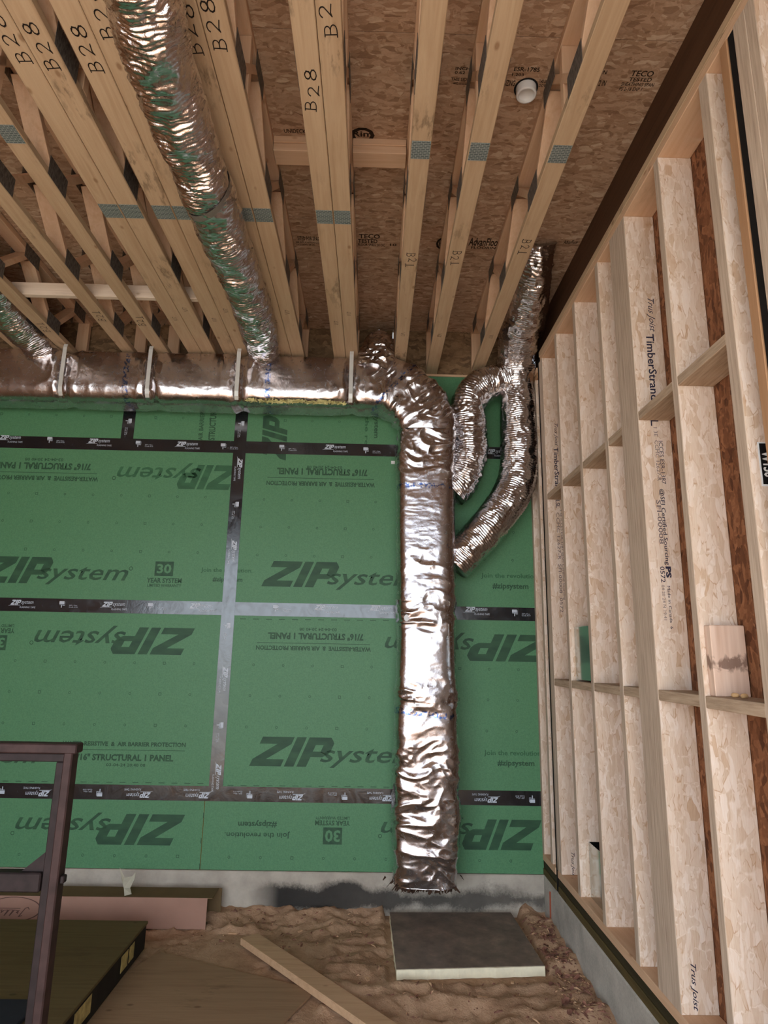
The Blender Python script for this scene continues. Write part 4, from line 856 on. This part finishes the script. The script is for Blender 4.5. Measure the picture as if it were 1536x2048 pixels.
# foam board with dark facing
fb = empty('foam_board', (-.61, -.44, -.25), 'square of foam insulation with a dark muddy face lying under the big duct', 'foam board')
q = [(-1.012, -.095), (-.236, -.075), (-.205, -.78), (-.998, -.84)]
def slab(name, q, z0, z1, mat, parent, jag=0.):
    n = 24; loop = []
    for i in range(4):
        a, b = np.array(q[i]), np.array(q[(i+1) % 4])
        for k_ in range(n): loop.append(a+(b-a)*k_/n)
    loop = np.array(loop); N_ = len(loop); w_ = jag*rng.randn(N_, 2)
    V = [(x+a, y+b, z0) for (x, y), (a, b) in zip(loop, w_)]+[(x+a*.6, y+b*.6, z1) for (x, y), (a, b) in zip(loop, w_)]
    Ff = [tuple(range(N_-1, -1, -1)), tuple(range(N_, 2*N_))]+[(i, (i+1) % N_, (i+1) % N_+N_, i+N_) for i in range(N_)]
    c = np.array([-.61, -.44, (z0+z1)/2]); V = np.array(V)-c
    me = mesh(name, V, [f[::-1] for f in Ff], mat); import bmesh; bm = bmesh.new(); bm.from_mesh(me); bmesh.ops.recalc_face_normals(bm, faces=bm.faces); bm.to_mesh(me); bm.free()
    return ob(name, me, parent, c)
slab('core', q, -.250, -.2035, 'foam', fb, .0022); slab('facing', [(-1.012, -.095), (-.236, -.075), (-.207, -.776), (-.998, -.835)], -.2030, -.2005, 'foam_face', fb, .0008)
# bits lying on the dirt
def leafmesh(i):
    n = 9; Vv = []; L = .035
    for k_ in range(n):
        f = k_/(n-1); wdt = L*.33*math.sin(math.pi*min(1, f*1.02))**.7
        Vv += [(L*(f-.5), -wdt, .010*math.sin(f*3+i)+.008), (L*(f-.5), 0, .004*math.sin(f*4+i)+.002), (L*(f-.5), wdt, .009*math.cos(f*2.4+i)+.010)]
    Ff = []
    for k_ in range(n-1):
        a = k_*3; Ff += [(a, a+3, a+4, a+1), (a+1, a+4, a+5, a+2)]
    return mesh('dry_leaf', Vv, Ff, 'leaf', smooth=True)
LM = [leafmesh(i) for i in range(4)]
spots = []
for i in range(46):
    f = rng.rand(); y = -.35-1.05*f; x = -.05-abs(rng.randn())*.07-.12*f*rng.rand()
    spots.append((min(x, -.03), y))
for i, (x, y) in enumerate(spots):
    h = dirt_h(np.array([[x, y, 0.]]))[0]
    o = ob('dry_leaf', LM[i % 4], None, (x, y, h+.001)); o.rotation_euler = (rng.randn()*.2, rng.randn()*.2, rng.rand()*6.3); s = .7+.8*rng.rand(); o.scale = (s, s, s)
    tag(o, 'small curled dry leaf on the dirt beside the right concrete footing', 'leaf', 'dry leaves along the footing')
CMs = [boxmesh('wood_chip', .05, .014, .006, 'chip', .002), boxmesh('wood_chip', .03, .018, .008, 'chip', .002)]
for i, (x, y, k_, lb) in enumerate(((965, 2008, 0, 'long pale wood chip on the dirt in front of the foam board'), (1025, 1966, 1, 'white chip lying at the near edge of the foam board'), (1053, 1972, 1, 'pale chip near the right corner of the foam board'), (600, 1862, 1, 'pale chip on the dirt between plank and foam board'), (735, 1958, 1, 'small chip on the dirt left of the foam board'), (465, 1868, 0, 'pale sliver on the dirt behind the plank end'))):
    pp = onZ(-.25, x, y); h = dirt_h(np.array([[pp[0], pp[1], 0.]]))[0]; o = ob('wood_chip', CMs[k_], None, (pp[0], pp[1], h+.004)); o.rotation_euler = (.1, .1, i*1.3); tag(o, lb, 'wood chip', 'chips scattered on the dirt')
# crumbs and shreds nobody could count
Vv = []; Ff = []
for i in range(1500):
    if i % 2: x, y = -.02-abs(rng.randn())*.12, -.15-1.5*rng.rand()
    else: x, y = -2.2+2.2*rng.rand(), -.05-1.6*rng.rand()**1.5
    if -1.03 < x < -.19 and y > -.86: continue
    if x < -2.05 and y > -.3: continue
    if x < -1.36 and y < -.5: continue
    x = min(x, -.01); c = np.array([x, y, dirt_h(np.array([[x, y, 0.]]))[0]+.002]); s = .003+.007*rng.rand()**2; a = rng.rand()*6.3; k0 = len(Vv)
    u = np.array([math.cos(a), math.sin(a), .2*rng.randn()])*s*(1+2*rng.rand()); v_ = np.array([-math.sin(a), math.cos(a), .3*rng.randn()])*s*.6; n_ = np.array([0, 0, s*.7])
    Vv += [c-u-v_, c+u-v_, c+u+v_, c-u+v_, c+n_]; Ff += [(k0, k0+1, k0+4), (k0+1, k0+2, k0+4), (k0+2, k0+3, k0+4), (k0+3, k0, k0+4)]
idx = [int(rng.rand() < .3) for f in Ff]
o = ob('dirt_crumbs', mesh('dirt_crumbs', Vv, Ff, ['leaf', 'chip'], idx), fl, (0, 0, 0)); o['kind'] = 'stuff'
